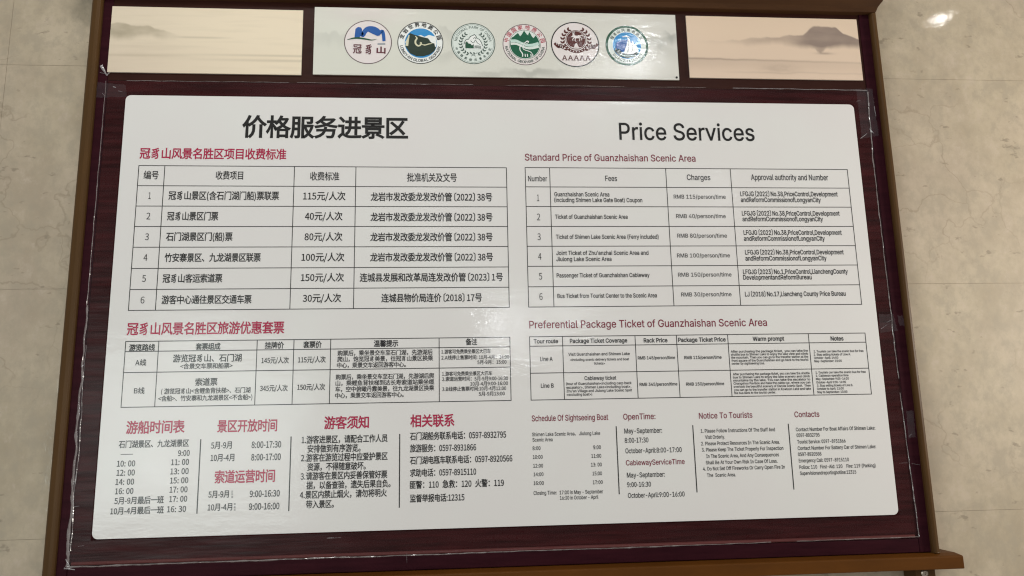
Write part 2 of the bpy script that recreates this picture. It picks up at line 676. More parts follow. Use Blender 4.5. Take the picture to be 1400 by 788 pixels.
# outer trims with a rounded bead
for sgn, xi, xo in ((-1, -0.8605, -0.884), (1, 0.8605, 0.8765)):
    prof = [(0.0, 0.044), (0.0, -0.004), (0.12, -0.0085), (0.4, -0.010), (0.75, -0.0085), (0.95, -0.004), (1.0, 0.004), (1.0, 0.044)]
    mb = MB()
    z0, z1 = -0.527, 0.70
    v = [(xi + (xo - xi) * t, y, z) for z in (z0, z1) for (t, y) in prof]
    n = len(prof)
    mb.add(v, [(i, (i + 1) % n, (i + 1) % n + n, i + n) for i in range(n)] + [tuple(range(n)), tuple(range(n, 2 * n))], 'olive')
    o = mb.build('side_trim', frame, bevel=0.001)


def profile_bar(name, prof, x0, x1, flare, m):
    """a moulding run along X: profile (y, z, how far this line overhangs the ends)"""
    mb = MB()
    n = len(prof)
    v = [(x0 - e * flare, y, z) for (y, z, e) in prof] + [(x1 + e * flare, y, z) for (y, z, e) in prof]
    mb.add(v, [(i, (i + 1) % n, (i + 1) % n + n, i + n) for i in range(n)] + [tuple(range(n)), tuple(range(n, 2 * n))], m)
    return mb.build(name, frame, bevel=0.0012)


profile_bar('top_cornice', [(0.044, 0.675, 0), (-0.012, 0.675, 0), (-0.016, 0.686, 0.15), (-0.026, 0.697, 0.4), (-0.030, 0.712, 0.8),
                            (-0.045, 0.722, 1), (-0.045, 0.76, 1), (0.044, 0.76, 1)], -0.886, 0.872, 0.03, 'cornice')
profile_bar('bottom_ledge', [(0.044, -0.5275, 0.0), (-0.004, -0.5275, 0.0), (-0.022, -0.5310, 1), (-0.024, -0.533, 1), (-0.024, -0.5565, 1), (0.044, -0.5565, 1)],
            -0.912, 0.908, 0.004, 'bronze')
for x in (-0.842, 0.842):
    mb = MB()
    mb.box(x - 0.021, x + 0.021, -0.002, 0.044, -0.72, -0.557, 'olive')
    mb.build('foot_post', frame, bevel=0.002)
    mb = MB()
    n = 20
    for (r0, y0, r1, y1) in ((0.0075, -0.002, 0.0075, -0.0035), (0.0075, -0.0035, 0.005, -0.0052), (0.005, -0.0052, 0.0025, -0.0052), (0.0025, -0.0052, 0.0022, -0.0035), (0.0022, -0.0035, 0.0001, -0.0035)):
        v = [(x - 0.003 + r * math.cos(2 * math.pi * i / n), y, -0.5665 + r * math.sin(2 * math.pi * i / n)) for (r, y) in ((r0, y0), (r1, y1)) for i in range(n)]
        mb.add(v, [(i, (i + 1) % n, (i + 1) % n + n, i + n) for i in range(n)], 'steel')
    mb.build('screw', frame, smooth=True)


# ------------------------------------------------------------------ THE PRINTED PICTURES OF THE HEADER
def sstep(a, b, x):
    t = max(0.0, min(1.0, (x - a) / (b - a)))
    return t * t * (3 - 2 * t)


def lerp3(a, b, t):
    return tuple(x + (y - x) * t for x, y in zip(a, b))


def fb(x, y, seed=0.0, o=4):
    return noise.fractal(Vector((x, y, seed)), 1.0, 2.0, o)


def painted_sheet(name, quad, nx, nz, fn, parent, y=0.0, thick=0.0032):
    """flat picture: its colours are painted per vertex of a fine grid (u to the right, v down)"""
    (x0, x1, z0, z1) = quad
    v, f, cols = [], [], []
    for j in range(nz + 1):
        for i in range(nx + 1):
            u, w = i / nx, j / nz
            v.append((x0 + (x1 - x0) * u, y, z1 + (z0 - z1) * w))
            cols.append(fn(u, w))
    for j in range(nz):
        for i in range(nx):
            a = j * (nx + 1) + i
            f.append((a, a + nx + 1, a + nx + 2, a + 1))
    # edge thickness
    ring = [(0, 0), (nx, 0), (nx, nz), (0, nz)]
    base = [j * (nx + 1) + i for i, j in ring]
    n0 = len(v)
    for k in base:
        v.append((v[k][0], y + thick, v[k][2]))
        cols.append((0.62, 0.57, 0.5))
    for k in range(4):
        f.append((base[k], base[(k + 1) % 4], n0 + (k + 1) % 4, n0 + k))
    me = bpy.data.meshes.new(name)
    me.from_pydata(v, [], f)
    at = me.color_attributes.new('paint', 'FLOAT_COLOR', 'POINT')
    at.data.foreach_set('color', [c for col in cols for c in (*col, 1.0)])
    me.materials.append(M['art'])
    me.update()
    o = bpy.data.objects.new(name, me)
    COL.objects.link(o)
    if parent is not None:
        o.parent = parent
        o.matrix_parent_inverse = parent.matrix_world.inverted()
    return o


CREAM, CREAM2 = (0.70, 0.545, 0.41), (0.67, 0.52, 0.405)


def art_east(u, v):
    c = lerp3(CREAM, CREAM2, sstep(0.2, 0.9, v) * 0.8 + 0.2 * fb(u * 3, v * 3, 1))
    ridge = 0.40 - 0.03 * fb(u * 9, 0, 3) - 0.10 * sstep(0.15, 0.62, u)
    peak = math.exp(-((u - 0.79) / 0.10) ** 4)
    ridge -= 0.17 * peak + 0.05 * sstep(0.84, 0.88, u) * (1 - sstep(0.9, 1.0, u))
    ridge += 0.03 * sstep(0.92, 1.0, u)
    base = 0.40 + 0.035 * fb(u * 7, 2, 5) + 0.03 * sstep(0.5, 0.8, u)
    mk = sstep(ridge - 0.012, ridge + 0.012, v) * (1 - sstep(base - 0.03, base + 0.09, v))
    mk *= sstep(0.10, 0.55, u) * 0.75 + 0.25 * sstep(0.0, 0.2, u)
    dens = 0.55 + 0.45 * sstep(0.55, 0.72, u) + 0.12 * fb(u * 6, v * 8, 9)
    spur = math.exp(-((u - 0.77) / 0.05) ** 2) * sstep(0.40, 0.43, v) * (1 - sstep(0.47, 0.52, v + 0.12 * fb(u * 10, 0, 4)))
    spur += 0.9 * math.exp(-((u - 0.79) / 0.045) ** 2 - ((v - 0.575) / 0.018) ** 2)
    c = lerp3(c, (0.265, 0.20, 0.165), min(1, max(0, mk * dens * 0.95 + spur * 0.7)))
    w = 0.69 + 0.03 * u + 0.008 * fb(u * 10, 1, 6)
    s = math.exp(-((v - w) / 0.014) ** 2) * (0.75 - 0.5 * u) + sstep(w - 0.03, w + 0.02, v) * (1 - sstep(w + 0.02, w + 0.24, v)) * 0.32 * (1 - 0.4 * u)
    s += 0.35 * math.exp(-((u - 0.52) / 0.10) ** 2 - ((v - 0.84) / 0.07) ** 2) * (1 + 0.5 * fb(u * 16, v * 20, 8))
    s += 0.25 * math.exp(-((v - 0.90 + 0.02 * fb(u * 5, 0, 2)) / 0.012) ** 2) * sstep(0.1, 0.4, u)
    return lerp3(c, (0.36, 0.275, 0.215), max(0, min(1, s)))


def art_west(u, v):
    c = lerp3((0.70, 0.60, 0.465), (0.78, 0.67, 0.51), sstep(0.0, 0.7, u))
    c = lerp3(c, (0.60, 0.49, 0.385), 0.5 * sstep(0.3, 0.9, v) * (1 - u))
    ridge = 0.27 + 0.02 * fb(u * 14, 0, 2) + 0.02 * sstep(0.06, 0.12, u) + 0.15 * sstep(0.16, 0.42, u) - 0.03 * math.exp(-((u - 0.05) / 0.03) ** 2)
    mk = sstep(ridge - 0.01, ridge + 0.02, v) * (1 - sstep(0.40, 0.53, v + 0.05 * fb(u * 8, 3, 3))) * (1 - sstep(0.20, 0.40, u))
    c = lerp3(c, (0.335, 0.285, 0.20), max(0, min(1, mk * (0.62 + 0.25 * fb(u * 9, v * 9, 4)))))
    s = 0.45 * math.exp(-((v - 0.455) / 0.014) ** 2) * sstep(0.3, 0.4, u) * (1 - sstep(0.5, 0.68, u))
    s += (0.45 * math.exp(-((v - 0.715) / 0.016) ** 2) + 0.4 * math.exp(-((v - 0.79) / 0.02) ** 2)) * sstep(0.2, 0.9, u)
    s += 0.25 * math.exp(-((v - 0.745 + 0.03 * u) / 0.02) ** 2) * (1 - sstep(0.1, 0.6, u))
    s += 0.18 * max(0, fb(u * 2.5, v * 14, 12))
    return lerp3(c, (0.40, 0.335, 0.24), max(0, min(1, s)))


def art_middle(u, v):
    c = lerp3((0.64, 0.64, 0.57), (0.63, 0.615, 0.565), sstep(0, 1, u))
    c = lerp3(c, (0.64, 0.55, 0.55), 0.5 * math.exp(-((u - 0.14) / 0.10) ** 2 - ((v - 0.05) / 0.18) ** 2))
    g = 0.0
    for (cu, cv, wu, wv, a) in ((0.695, 0.27, 0.02, 0.10, 0.7), (0.92, 0.40, 0.07, 0.10, 0.8), (0.985, 0.34, 0.02, 0.10, 0.8), (0.60, 0.92, 0.08, 0.07, 0.9),
                                (0.47, 0.95, 0.05, 0.05, 0.6), (0.36, 0.36, 0.03, 0.12, 0.4), (0.36, 0.68, 0.03, 0.1, 0.35), (0.04, 0.45, 0.05, 0.12, 0.35), (0.95, 0.6, 0.06, 0.12, 0.35)):
        top = cv - wv * (0.6 + 0.9 * fb(u * 22, cv * 9, 3))
        g += a * math.exp(-((u - cu) / wu) ** 2) * sstep(top - 0.02, top + 0.02, v) * (1 - sstep(top + 0.05, top + wv * 2.2, v))
    c = lerp3(c, (0.36, 0.36, 0.325), max(0, min(1, g * 0.75)))
    return c


east_sheet = painted_sheet('landscape_picture', (0.423, 0.8295, 0.5105, 0.6625), 200, 80, art_east, None)
tag(east_sheet, 'cream ink landscape picture with a dark mauve domed mountain, right of the emblem panel', 'picture panel', 'landscape pictures in the header')
west_sheet = painted_sheet('landscape_picture', (-0.842, -0.4375, 0.5025, 0.655), 200, 80, art_west, None)
tag(west_sheet, 'cream ink landscape picture with faint low olive hills and pale water streaks', 'picture panel', 'landscape pictures in the header')

emblem_panel = empty('emblem_panel', (-0.007, 0.0, 0.503), 'glossy pale grey panel with a row of six round emblems in the header', 'emblem panel')
painted_sheet('panel_sheet', (-0.4125, 0.398, 0.504, 0.6635), 300, 60, art_middle, emblem_panel, y=-0.0005)
mb = MB()
n = 16
cx_, cz_ = 0.392, 0.5095
mb.add([(cx_ + 0.0024 * math.cos(2 * math.pi * i / n), y, cz_ + 0.0024 * math.sin(2 * math.pi * i / n)) for y in (-0.0005, -0.0022) for i in range(n)],
       [(i, (i + 1) % n, (i + 1) % n + n, i + n) for i in range(n)] + [tuple(range(n, 2 * n))], 'e_black')
mb.build('pin', emblem_panel)


# ------------------------------------------------------------------ EMBLEMS
class Emblem:
    def __init__(self, u, v, r, label):
        self.c = board_point(u, v)
        a, b = board_point(u - r, v), board_point(u + r, v)
        self.r = (b.x - a.x) / 2
        self.mb = MB()
        self.tx = MB()
        self.label = label

    def pt(self, x, z, layer):
        return (self.c.x + x * self.r, -0.0005 - 0.00015 * layer, self.c.z + z * self.r)

    def poly(self, pts, m, layer, tx=False):
        (self.tx if tx else self.mb).quad([self.pt(x, z, layer) for x, z in pts], m)

    def disc(self, r, m, layer, cx=0, cz=0, n=56, rz=None):
        rz = rz or r
        self.poly([(cx + r * math.cos(2 * math.pi * i / n), cz + rz * math.sin(2 * math.pi * i / n)) for i in range(n)], m, layer)

    def ring(self, r0, r1, m, layer, a0=0.0, a1=360.0, cx=0, cz=0, n=64):
        v, f = [], []
        for i in range(n + 1):
            a = math.radians(a0 + (a1 - a0) * i / n)
            v += [self.pt(cx + r0 * math.cos(a), cz + r0 * math.sin(a), layer), self.pt(cx + r1 * math.cos(a), cz + r1 * math.sin(a), layer)]
            if i < n:
                f.append((2 * i, 2 * i + 1, 2 * i + 3, 2 * i + 2))
        self.mb.add(v, f, m)

    def path(self, pts, w, m, layer, taper=None):
        """brush stroke through points, rounded between them"""
        if len(pts) > 2:
            fine, ft = [], []
            m_ = len(pts)
            for i in range(m_ - 1):
                p0, p1, p2, p3 = [Vector(pts[max(0, min(m_ - 1, j))]) for j in (i - 1, i, i + 1, i + 2)]
                for q in range(4):
                    t = q / 4
                    p = 0.5 * (2 * p1 + (p2 - p0) * t + (2 * p0 - 5 * p1 + 4 * p2 - p3) * t * t + (3 * p1 - p0 - 3 * p2 + p3) * t ** 3)
                    fine.append((p.x, p.y))
                    if taper:
                        ft.append(taper[i] + (taper[i + 1] - taper[i]) * t)
            fine.append(pts[-1])
            if taper:
                ft.append(taper[-1])
                taper = ft
            pts = fine
        n = len(pts)
        L, R = [], []
        for i, (x, z) in enumerate(pts):
            p, q = pts[max(0, i - 1)], pts[min(n - 1, i + 1)]
            d = Vector((q[0] - p[0], q[1] - p[1])).normalized()
            k = w / 2 * (taper[i] if taper else 1.0)
            L.append((x - d.y * k, z + d.x * k))
            R.append((x + d.y * k, z - d.x * k))
        v = [self.pt(x, z, layer) for pair in zip(L, R) for x, z in pair]
        self.mb.add(v, [(2 * i, 2 * i + 1, 2 * i + 3, 2 * i + 2) for i in range(n - 1)], m)

    def leaf(self, x, z, ang, l, w, m, layer):
        a = math.radians(ang)
        c, s = math.cos(a), math.sin(a)
        self.poly([(x + c * t * l - s * o * w, z + s * t * l + c * o * w) for t, o in ((0, 0), (0.3, 0.5), (0.65, 0.42), (1, 0), (0.65, -0.42), (0.3, -0.5))], m, layer)

    def word(self, s, x0, x1, zc, h, m, layer, bold=0.02):
        v, f, bx0, bx1, by0, by1 = lettering(s, bold)
        k = h / (by1 - by0)
        sx = (x1 - x0) / (bx1 - bx0)
        self.tx.add([self.pt(x0 + (p[0] - bx0) * sx, zc + (p[1] - (by0 + by1) / 2) * k, layer) for p in v], f, m)

    def arc_text(self, s, r, a0, a1, h, m, layer, inside=False, bold=0.03, squeeze=1.0):
        """letters on a circle of radius r (their mid height); a0 -> a1 degrees; inside: feet outwards"""
        widths = []
        for ch in s:
            if ch == ' ':
                widths.append(0.30)
            else:
                g = lettering(ch, bold)
                widths.append(g[3] - g[2] + (0.10 if ord(ch) < 0x2e80 else 0.25))
        tot = sum(widths)
        acc = 0.0
        for ch, wd in zip(s, widths):
            t = (acc + wd / 2) / tot
            acc += wd
            if ch == ' ':
                continue
            v, f, bx0, bx1, by0, by1 = lettering(ch, bold)
            lh, mid = letter_metrics(ch)
            k = h / lh
            a = math.radians(a0 + (a1 - a0) * t)
            up = Vector((math.cos(a), math.sin(a))) * (-1 if inside else 1)
            rt = Vector((up.y, -up.x))
            cx, cz = r * math.cos(a), r * math.sin(a)
            out = []
            for p in v:
                q = rt * ((p[0] - (bx0 + bx1) / 2) * k * squeeze) + up * ((p[1] - mid) * k)
                out.append(self.pt(cx + q.x, cz + q.y, layer))
            self.tx.add(out, f, m)

    def finish(self):
        o = self.mb.build('emblem', emblem_panel)
        o['label'] = self.label
        if self.tx.v:
            self.tx.build('lettering', o)


def nrm(pts, cx, cy, rx, ry):
    return [((x - cx) / rx, (cy - y) / ry) for x, y in pts]


# 1 blue brush mountain with three red characters
e = Emblem(503.2, 58.0, 32.7, 'round emblem with a blue brushstroke mountain over three red characters')
e.disc(0.985, 'e_blush', 1)
e.ring(0.965, 1.0, 'e_line', 2)
N = lambda pts: nrm(pts, 415, 290, 163, 150)
e.poly(N([(322, 262), (328, 200), (345, 187), (366, 190), (374, 205), (372, 245), (350, 262)]), 'e_blue', 2)
e.path(N([(352, 205), (366, 225), (378, 246), (392, 218), (415, 199), (450, 200), (478, 212), (486, 228)]), 0.17, 'e_blue', 3, [0.7, 0.9, 1, 1.2, 1.3, 1.5, 1.3, 0.9])
e.path(N([(420, 208), (455, 222), (486, 240)]), 0.16, 'e_blue', 4, [1, 1.2, 0.8])
e.path(N([(484, 245), (498, 222), (512, 214), (520, 240), (524, 282)]), 0.13, 'e_blue', 5, [0.6, 1, 1.1, 1.1, 1.0])
e.path(N([(272, 278), (310, 267), (350, 264), (400, 270), (440, 276), (474, 269)]), 0.07, 'e_mid_green', 5, [0.15, 0.9, 1.2, 1.0, 0.6, 0.1])
e.poly(N([(480, 296), (533, 294), (533, 307), (480, 308)]), 'e_grey', 2)
e.word('冠', -0.62, -0.26, -0.33, 0.42, 'e_wine', 6, 0.015)
e.word('豸', -0.10, 0.16, -0.33, 0.46, 'e_wine', 6, 0.015)
e.word('山', 0.36, 0.74, -0.36, 0.32, 'e_wine', 6, 0.03)
e.finish()

# 2 black rock with a cream scroll, Longyan
e = Emblem(574.8, 58.8, 31.4, 'round white emblem with a black rock and cream scroll under blue sky')
e.disc(0.99, 'e_white', 1)
e.ring(0.965, 1.0, 'e_black', 2)
N = lambda pts: nrm(pts, 772, 293, 158, 147)
e.disc(0.70, 'e_sky', 2, 0.02, -0.02)
e.poly(N([(700, 232), (740, 250), (775, 240), (800, 252), (830, 238), (878, 250), (884, 300), (872, 340), (680, 330), (668, 290)]), 'e_white', 3)
e.poly(N([(668, 318), (680, 262), (700, 228), (735, 240), (790, 255), (825, 262), (845, 290), (868, 298), (872, 318), (880, 325), (868, 350), (835, 375), (790, 388), (745, 388), (700, 368)]), 'e_dark_green', 4)
e.poly(N([(668, 318), (678, 275), (692, 240), (697, 243), (688, 318)]), 'e_cream', 5)
e.path(N([(735, 248), (748, 262), (738, 282), (740, 302), (756, 316), (772, 310), (778, 296), (768, 290)]), 0.07, 'e_cream', 5, [0.3, 0.9, 1.1, 1.1, 1, 0.9, 0.8, 0.3])
e.path(N([(768, 300), (800, 310), (830, 302), (855, 298)]), 0.05, 'e_cream', 6, [0.4, 1, 1, 0.4])
e.arc_text('龙岩世界地质公园', 0.845, 172, 8, 0.19, 'e_black', 3, bold=0.03)
e.arc_text('LONGYAN GLOBAL GEOPARK', 0.845, 190, 350, 0.125, 'e_black', 3, inside=True, bold=0.02)
e.finish()

# 3 pale green national park emblem with wreath
e = Emblem(647.0, 60.0, 30.2, 'round pale green emblem with a leafy wreath around an outlined mountain')
e.disc(0.99, 'e_pale', 1)
e.ring(0.965, 1.0, 'e_grey_green', 2)
e.ring(0.915, 0.928, 'e_grey_green', 2)
for sgn in (-1, 1):
    for i in range(9):
        a = math.radians(90 + sgn * (42 + i * 14.5))
        for k in (-1, 1):
            e.leaf(0.57 * math.cos(a), 0.57 * math.sin(a), math.degrees(a) - 90 * sgn * 1 + k * 38 + (180 if False else 0), 0.15, 0.065, 'e_grey_green', 2)
mt = [(-0.42, -0.05), (-0.34, 0.16), (-0.22, 0.20), (-0.12, 0.34), (0.0, 0.40), (0.06, 0.44), (0.13, 0.36), (0.16, 0.26), (0.28, 0.20), (0.38, 0.02), (0.42, -0.12)]
e.poly(mt + [(0.42, -0.26), (-0.38, -0.26)], 'e_white', 3)
e.path(mt, 0.03, 'e_grey_green', 4)
e.path([(-0.12, 0.14), (0.0, 0.02), (0.10, 0.16), (0.2, 0.02), (0.32, -0.05)], 0.025, 'e_grey_green', 4)
e.path([(0.0, 0.22), (0.08, 0.3), (0.12, 0.2)], 0.025, 'e_grey_green', 4)
e.poly([(-0.36, -0.24), (-0.36, 0.02), (-0.29, 0.1), (-0.22, 0.0), (-0.12, -0.02), (-0.06, -0.1), (0.02, -0.03), (0.02, -0.24)], 'e_mid_green', 5)
for k in range(5):
    e.path([(0.05, -0.12 - 0.03 * k), (0.16 + 0.05 * k % 0.1, -0.10 - 0.03 * k), (0.36, -0.13 - 0.03 * k)], 0.014, 'e_grey_green', 5)
for k in range(7):
    e.leaf(-0.16 + 0.05 * k, -0.50, 60 + 40 * (k % 3), 0.09, 0.04, 'e_grey_green', 3)
e.path([(-0.1, -0.62), (0.1, -0.50)], 0.02, 'e_grey_green', 3)
e.path([(0.1, -0.62), (-0.1, -0.50)], 0.02, 'e_grey_green', 4)
e.arc_text('NATIONAL PARK OF CHINA', 0.80, 172, 8, 0.12, 'e_grey_green', 3, bold=0.005)
e.arc_text('中国国家级风景名胜区', 0.80, 192, 348, 0.115, 'e_grey_green', 3, inside=True, bold=0.02)
e.finish()

# 4 green geopark emblem
e = Emblem(717.5, 61.4, 30.2, 'round emblem with green peaks, pale wave bands and a long-necked animal outline')
e.disc(0.99, 'e_blush', 1)
e.ring(0.97, 1.0, 'e_line', 2)
e.ring(0.70, 0.715, 'e_mid_green', 2)
e.disc(0.69, 'e_pale', 2)
c6 = [(0.67 * math.cos(math.radians(a)), 0.67 * math.sin(math.radians(a))) for a in range(150, 391, 10)]
e.poly(c6 + [(0.5, 0.45), (0.40, 0.32), (0.33, 0.40), (0.22, 0.62), (0.15, 0.46), (0.10, 0.50), (-0.02, 0.68), (-0.12, 0.50), (-0.2, 0.40), (-0.3, 0.56), (-0.42, 0.46), (-0.5, 0.38)], 'e_green', 3)
for (z, w, t) in ((0.04, 0.14, 'e_foam'), (-0.10, 0.12, 'e_pale')):
    e.path([(-0.64, z + 0.12), (-0.4, z + 0.13), (-0.15, z + 0.02), (0.1, z - 0.07), (0.35, z - 0.06), (0.63, z + 0.02)], w, t, 4 if t == 'e_foam' else 5, [1, 0.9, 0.8, 0.9, 1, 1.1])
e.path([(0.18, 0.13), (0.1, 0.16), (0.0, 0.08), (-0.14, 0.03), (-0.22, -0.1), (-0.22, -0.28), (-0.12, -0.44), (-0.12, -0.6)], 0.05, 'e_white', 6, [1.4, 1, 0.7, 0.7, 0.8, 0.9, 1, 0.9])
e.path([(0.18, 0.10), (0.05, 0.02), (-0.06, -0.06), (-0.08, -0.22), (0.08, -0.30), (0.24, -0.36), (0.36, -0.50)], 0.04, 'e_white', 7, [0.7, 0.6, 0.7, 0.8, 0.9, 0.9, 0.5])
for x in (0.0, 0.1, 0.26, 0.34):
    e.path([(x, -0.46), (x + 0.01, -0.60)], 0.04, 'e_white', 6)
e.arc_text('中国国家地质公园', 0.845, 176, 4, 0.20, 'e_red', 3, bold=0.012)
e.arc_text('NATIONAL GEOPARK OF CHINA', 0.845, 186, 354, 0.125, 'e_grey_green', 3, inside=True, bold=0.02)
e.finish()

# 5 five-A emblem
e = Emblem(786.3, 61.2, 33.0, 'round emblem with a brown horse medallion, laurel wreath and AAAAA')
e.disc(0.985, 'e_blush', 1)
e.ring(0.955, 1.0, 'e_black', 2)
e.disc(0.43, 'e_brown', 2, 0.04, 0.20)
e.ring(0.385, 0.40, 'e_blush', 3, cx=0.04, cz=0.20)
for sgn in (-1, 1):
    for i in range(7):
        a = math.radians(90 + sgn * (38 + i * 17))
        for k in (-1, 1):
            e.leaf(0.04 + 0.55 * math.cos(a), 0.18 + 0.55 * math.sin(a), math.degrees(a) - 90 * sgn + k * 35, 0.17, 0.085, 'e_brown', 2)
    e.path([(0.04 + sgn * 0.50, -0.16), (0.04 + sgn * 0.66, -0.06), (0.04 + sgn * 0.72, -0.10), (0.04 + sgn * 0.90, 0.04)], 0.16, 'e_brown', 3, [1, 1, 1.1, 0.6])
    for k in range(4):
        e.path([(0.04 + sgn * (0.56 + 0.08 * k), -0.18 + 0.05 * k), (0.04 + sgn * (0.60 + 0.08 * k), -0.02 + 0.05 * k)], 0.018, 'e_blush', 4)
e.ring(0.45, 0.56, 'e_brown', 3, 205, 335, 0.04, 0.18)
for k in range(9):
    a = math.radians(214 + k * 14)
    e.disc(0.025, 'e_blush', 4, 0.04 + 0.505 * math.cos(a), 0.18 + 0.505 * math.sin(a), 8)
# horse in the medallion
e.poly([(-0.16, 0.33), (-0.08, 0.42), (0.0, 0.40), (0.10, 0.38), (0.16, 0.42), (0.24, 0.38), (0.20, 0.30), (0.12, 0.27), (-0.02, 0.28), (-0.08, 0.32)], 'e_blush', 4)
e.path([(-0.04, 0.38), (-0.06, 0.48), (-0.02, 0.54), (-0.10, 0.50)], 0.07, 'e_blush', 5, [1.2, 1, 0.9, 0.5])
for pts in ([(-0.02, 0.30), (-0.10, 0.22), (-0.08, 0.16)], [(0.04, 0.29), (0.0, 0.18), (0.05, 0.12)], [(0.16, 0.30), (0.20, 0.20), (0.16, 0.14)], [(0.20, 0.33), (0.28, 0.26), (0.26, 0.18)], [(0.22, 0.37), (0.30, 0.42), (0.33, 0.36)]):
    e.path(pts, 0.035, 'e_blush', 5, [1.2, 1, 0.7])
e.poly([(-0.06, -0.14), (0.0, 0.02), (0.04, 0.06), (0.08, 0.02), (0.16, -0.14)], 'e_blush', 4)
e.path([(-0.2, -0.12), (-0.05, -0.16), (0.12, -0.16), (0.26, -0.12)], 0.035, 'e_blush', 5)
for k in range(5):
    x = -0.56 + 0.24 * k
    e.word('A', x, x + 0.21, -0.60, 0.22, 'e_brown', 3, 0.012)
    e.poly([(x - 0.02, -0.71), (x + 0.07, -0.71), (x + 0.07, -0.692), (x - 0.02, -0.692)], 'e_brown', 4, True)
    e.poly([(x + 0.14, -0.71), (x + 0.23, -0.71), (x + 0.23, -0.692), (x + 0.14, -0.692)], 'e_brown', 4, True)
e.finish()

# 6 blue disc with a white sail-shaped rock, green rim
e = Emblem(857.0, 62.8, 29.2, 'round green-rimmed emblem with a white sail-shaped rock in a blue disc')
e.disc(0.99, 'e_pale', 1)
e.ring(0.89, 1.0, 'e_mid_green', 2, 0, 360)
e.disc(0.66, 'e_sky', 2, 0, 0.0)
e.disc(0.45, 'e_blue', 3, -0.08, -0.02, rz=0.30)
e.poly([(-0.18, -0.42), (-0.02, 0.0), (0.06, 0.30), (0.02, 0.42), (0.12, 0.36), (0.20, 0.10), (0.28, 0.22), (0.34, 0.06), (0.42, 0.10), (0.52, -0.20), (0.50, -0.40)], 'e_white', 4)
e.path([(0.10, 0.3), (0.08, 0.0), (0.02, -0.35)], 0.04, 'e_grey', 5)
e.path([(0.30, 0.1), (0.26, -0.1), (0.20, -0.36)], 0.035, 'e_grey', 5)
e.path([(-0.20, 0.42), (0.0, 0.46), (0.18, 0.40)], 0.07, 'e_white', 5, [0.3, 1, 0.3])
e.poly([(-0.60, -0.28), (-0.52, -0.10), (-0.46, -0.22), (-0.38, -0.16), (-0.28, -0.30), (0.0, -0.42), (0.3, -0.42), (0.46, -0.24), (0.5, -0.40), (0.36, -0.56), (0.0, -0.64), (-0.36, -0.55)], 'e_dark_green', 6)
e.path([(-0.4, -0.42), (-0.1, -0.52), (0.3, -0.50)], 0.04, 'e_foam', 7)
e.arc_text('冠豸山风景名胜区', 0.775, 160, 20, 0.15, 'e_dark_green', 3, bold=0.02)
e.arc_text('GUANZHAISHAN', 0.775, 212, 328, 0.12, 'e_dark_green', 3, inside=True, bold=0.02)
e.finish()

# ------------------------------------------------------------------ THE PRICE BOARD
board = empty('price_board', (0, 0.0, -0.45), 'large white bilingual price list board with rounded corners set in the dark maroon frame', 'price board')
# sheet with rounded corners
W2, H2, RAD = 0.800, 0.4508, 0.0115
mb = MB()
out = []
for (cx, cz, a0) in ((W2 - RAD, H2 - RAD, 0), (-W2 + RAD, H2 - RAD, 90), (-W2 + RAD, -H2 + RAD, 180), (W2 - RAD, -H2 + RAD, 270)):
    for k in range(9):
        a = math.radians(a0 + 90 * k / 8)
        out.append((cx + RAD * math.cos(a), cz + RAD * math.sin(a)))
n = len(out)
v = [(x, -0.0006 + 0.0005, z) for x, z in out] + [(x, 0.0042, z) for x, z in out]
mb.add(v, [tuple(range(n)), tuple(range(2 * n - 1, n - 1, -1))] + [(i, i + n, (i + 1) % n + n, (i + 1) % n) for i in range(n)], 'paper')
mb.build('board_sheet', board, bevel=0.0007)

RULE_Y = -0.0003


def grid(name, label, tl, tr, br, bl, rows, cols, w=0.0016):
    """rows: (left y, right y) of each rule; cols: (top x, bottom x); drawn as one net of rules"""
    P = board_point
    lerp = lambda a, b, t: a + (b - a) * t
    xl = (P(*tl).x + P(*bl).x) / 2
    xr = (P(*tr).x + P(*br).x) / 2
    Z = []
    for (yl, yr) in rows:
        ul = lerp(tl[0], bl[0], (yl - tl[1]) / (bl[1] - tl[1]))
        ur = lerp(tr[0], br[0], (yr - tr[1]) / (br[1] - tr[1]))
        Z.append((P(ul, yl).z + P(ur, yr).z) / 2)
    X = []
    for (ut, ub) in cols:
        vt = lerp(tl[1], tr[1], (ut - tl[0]) / (tr[0] - tl[0]))
        vb = lerp(bl[1], br[1], (ub - bl[0]) / (br[0] - bl[0]))
        X.append((P(ut, vt).x + P(ub, vb).x) / 2)
    X[0], X[-1] = xl, xr
    mb = MB()
    for z in Z:
        mb.rect(xl - w / 2, xr + w / 2, z - w / 2, z + w / 2, RULE_Y, 'rule')
    for x in X:
        for a, b in zip(Z[:-1], Z[1:]):
            mb.rect(x - w / 2, x + w / 2, b + w / 2, a - w / 2, RULE_Y, 'rule')
    o = mb.build(name, board)
    o['label'] = label
    return o


def block(name, lines, parent, label=None, m='ink', bold=0.012):
    mb = MB()
    for L in lines:
        s, x0, x1, yc, h = L[:5]
        line(mb, s, x0, x1, yc, h, L[5] if len(L) > 5 else m, L[6] if len(L) > 6 else bold)
    o = mb.build(name, parent)
    if label:
        o['label'] = label
    return o


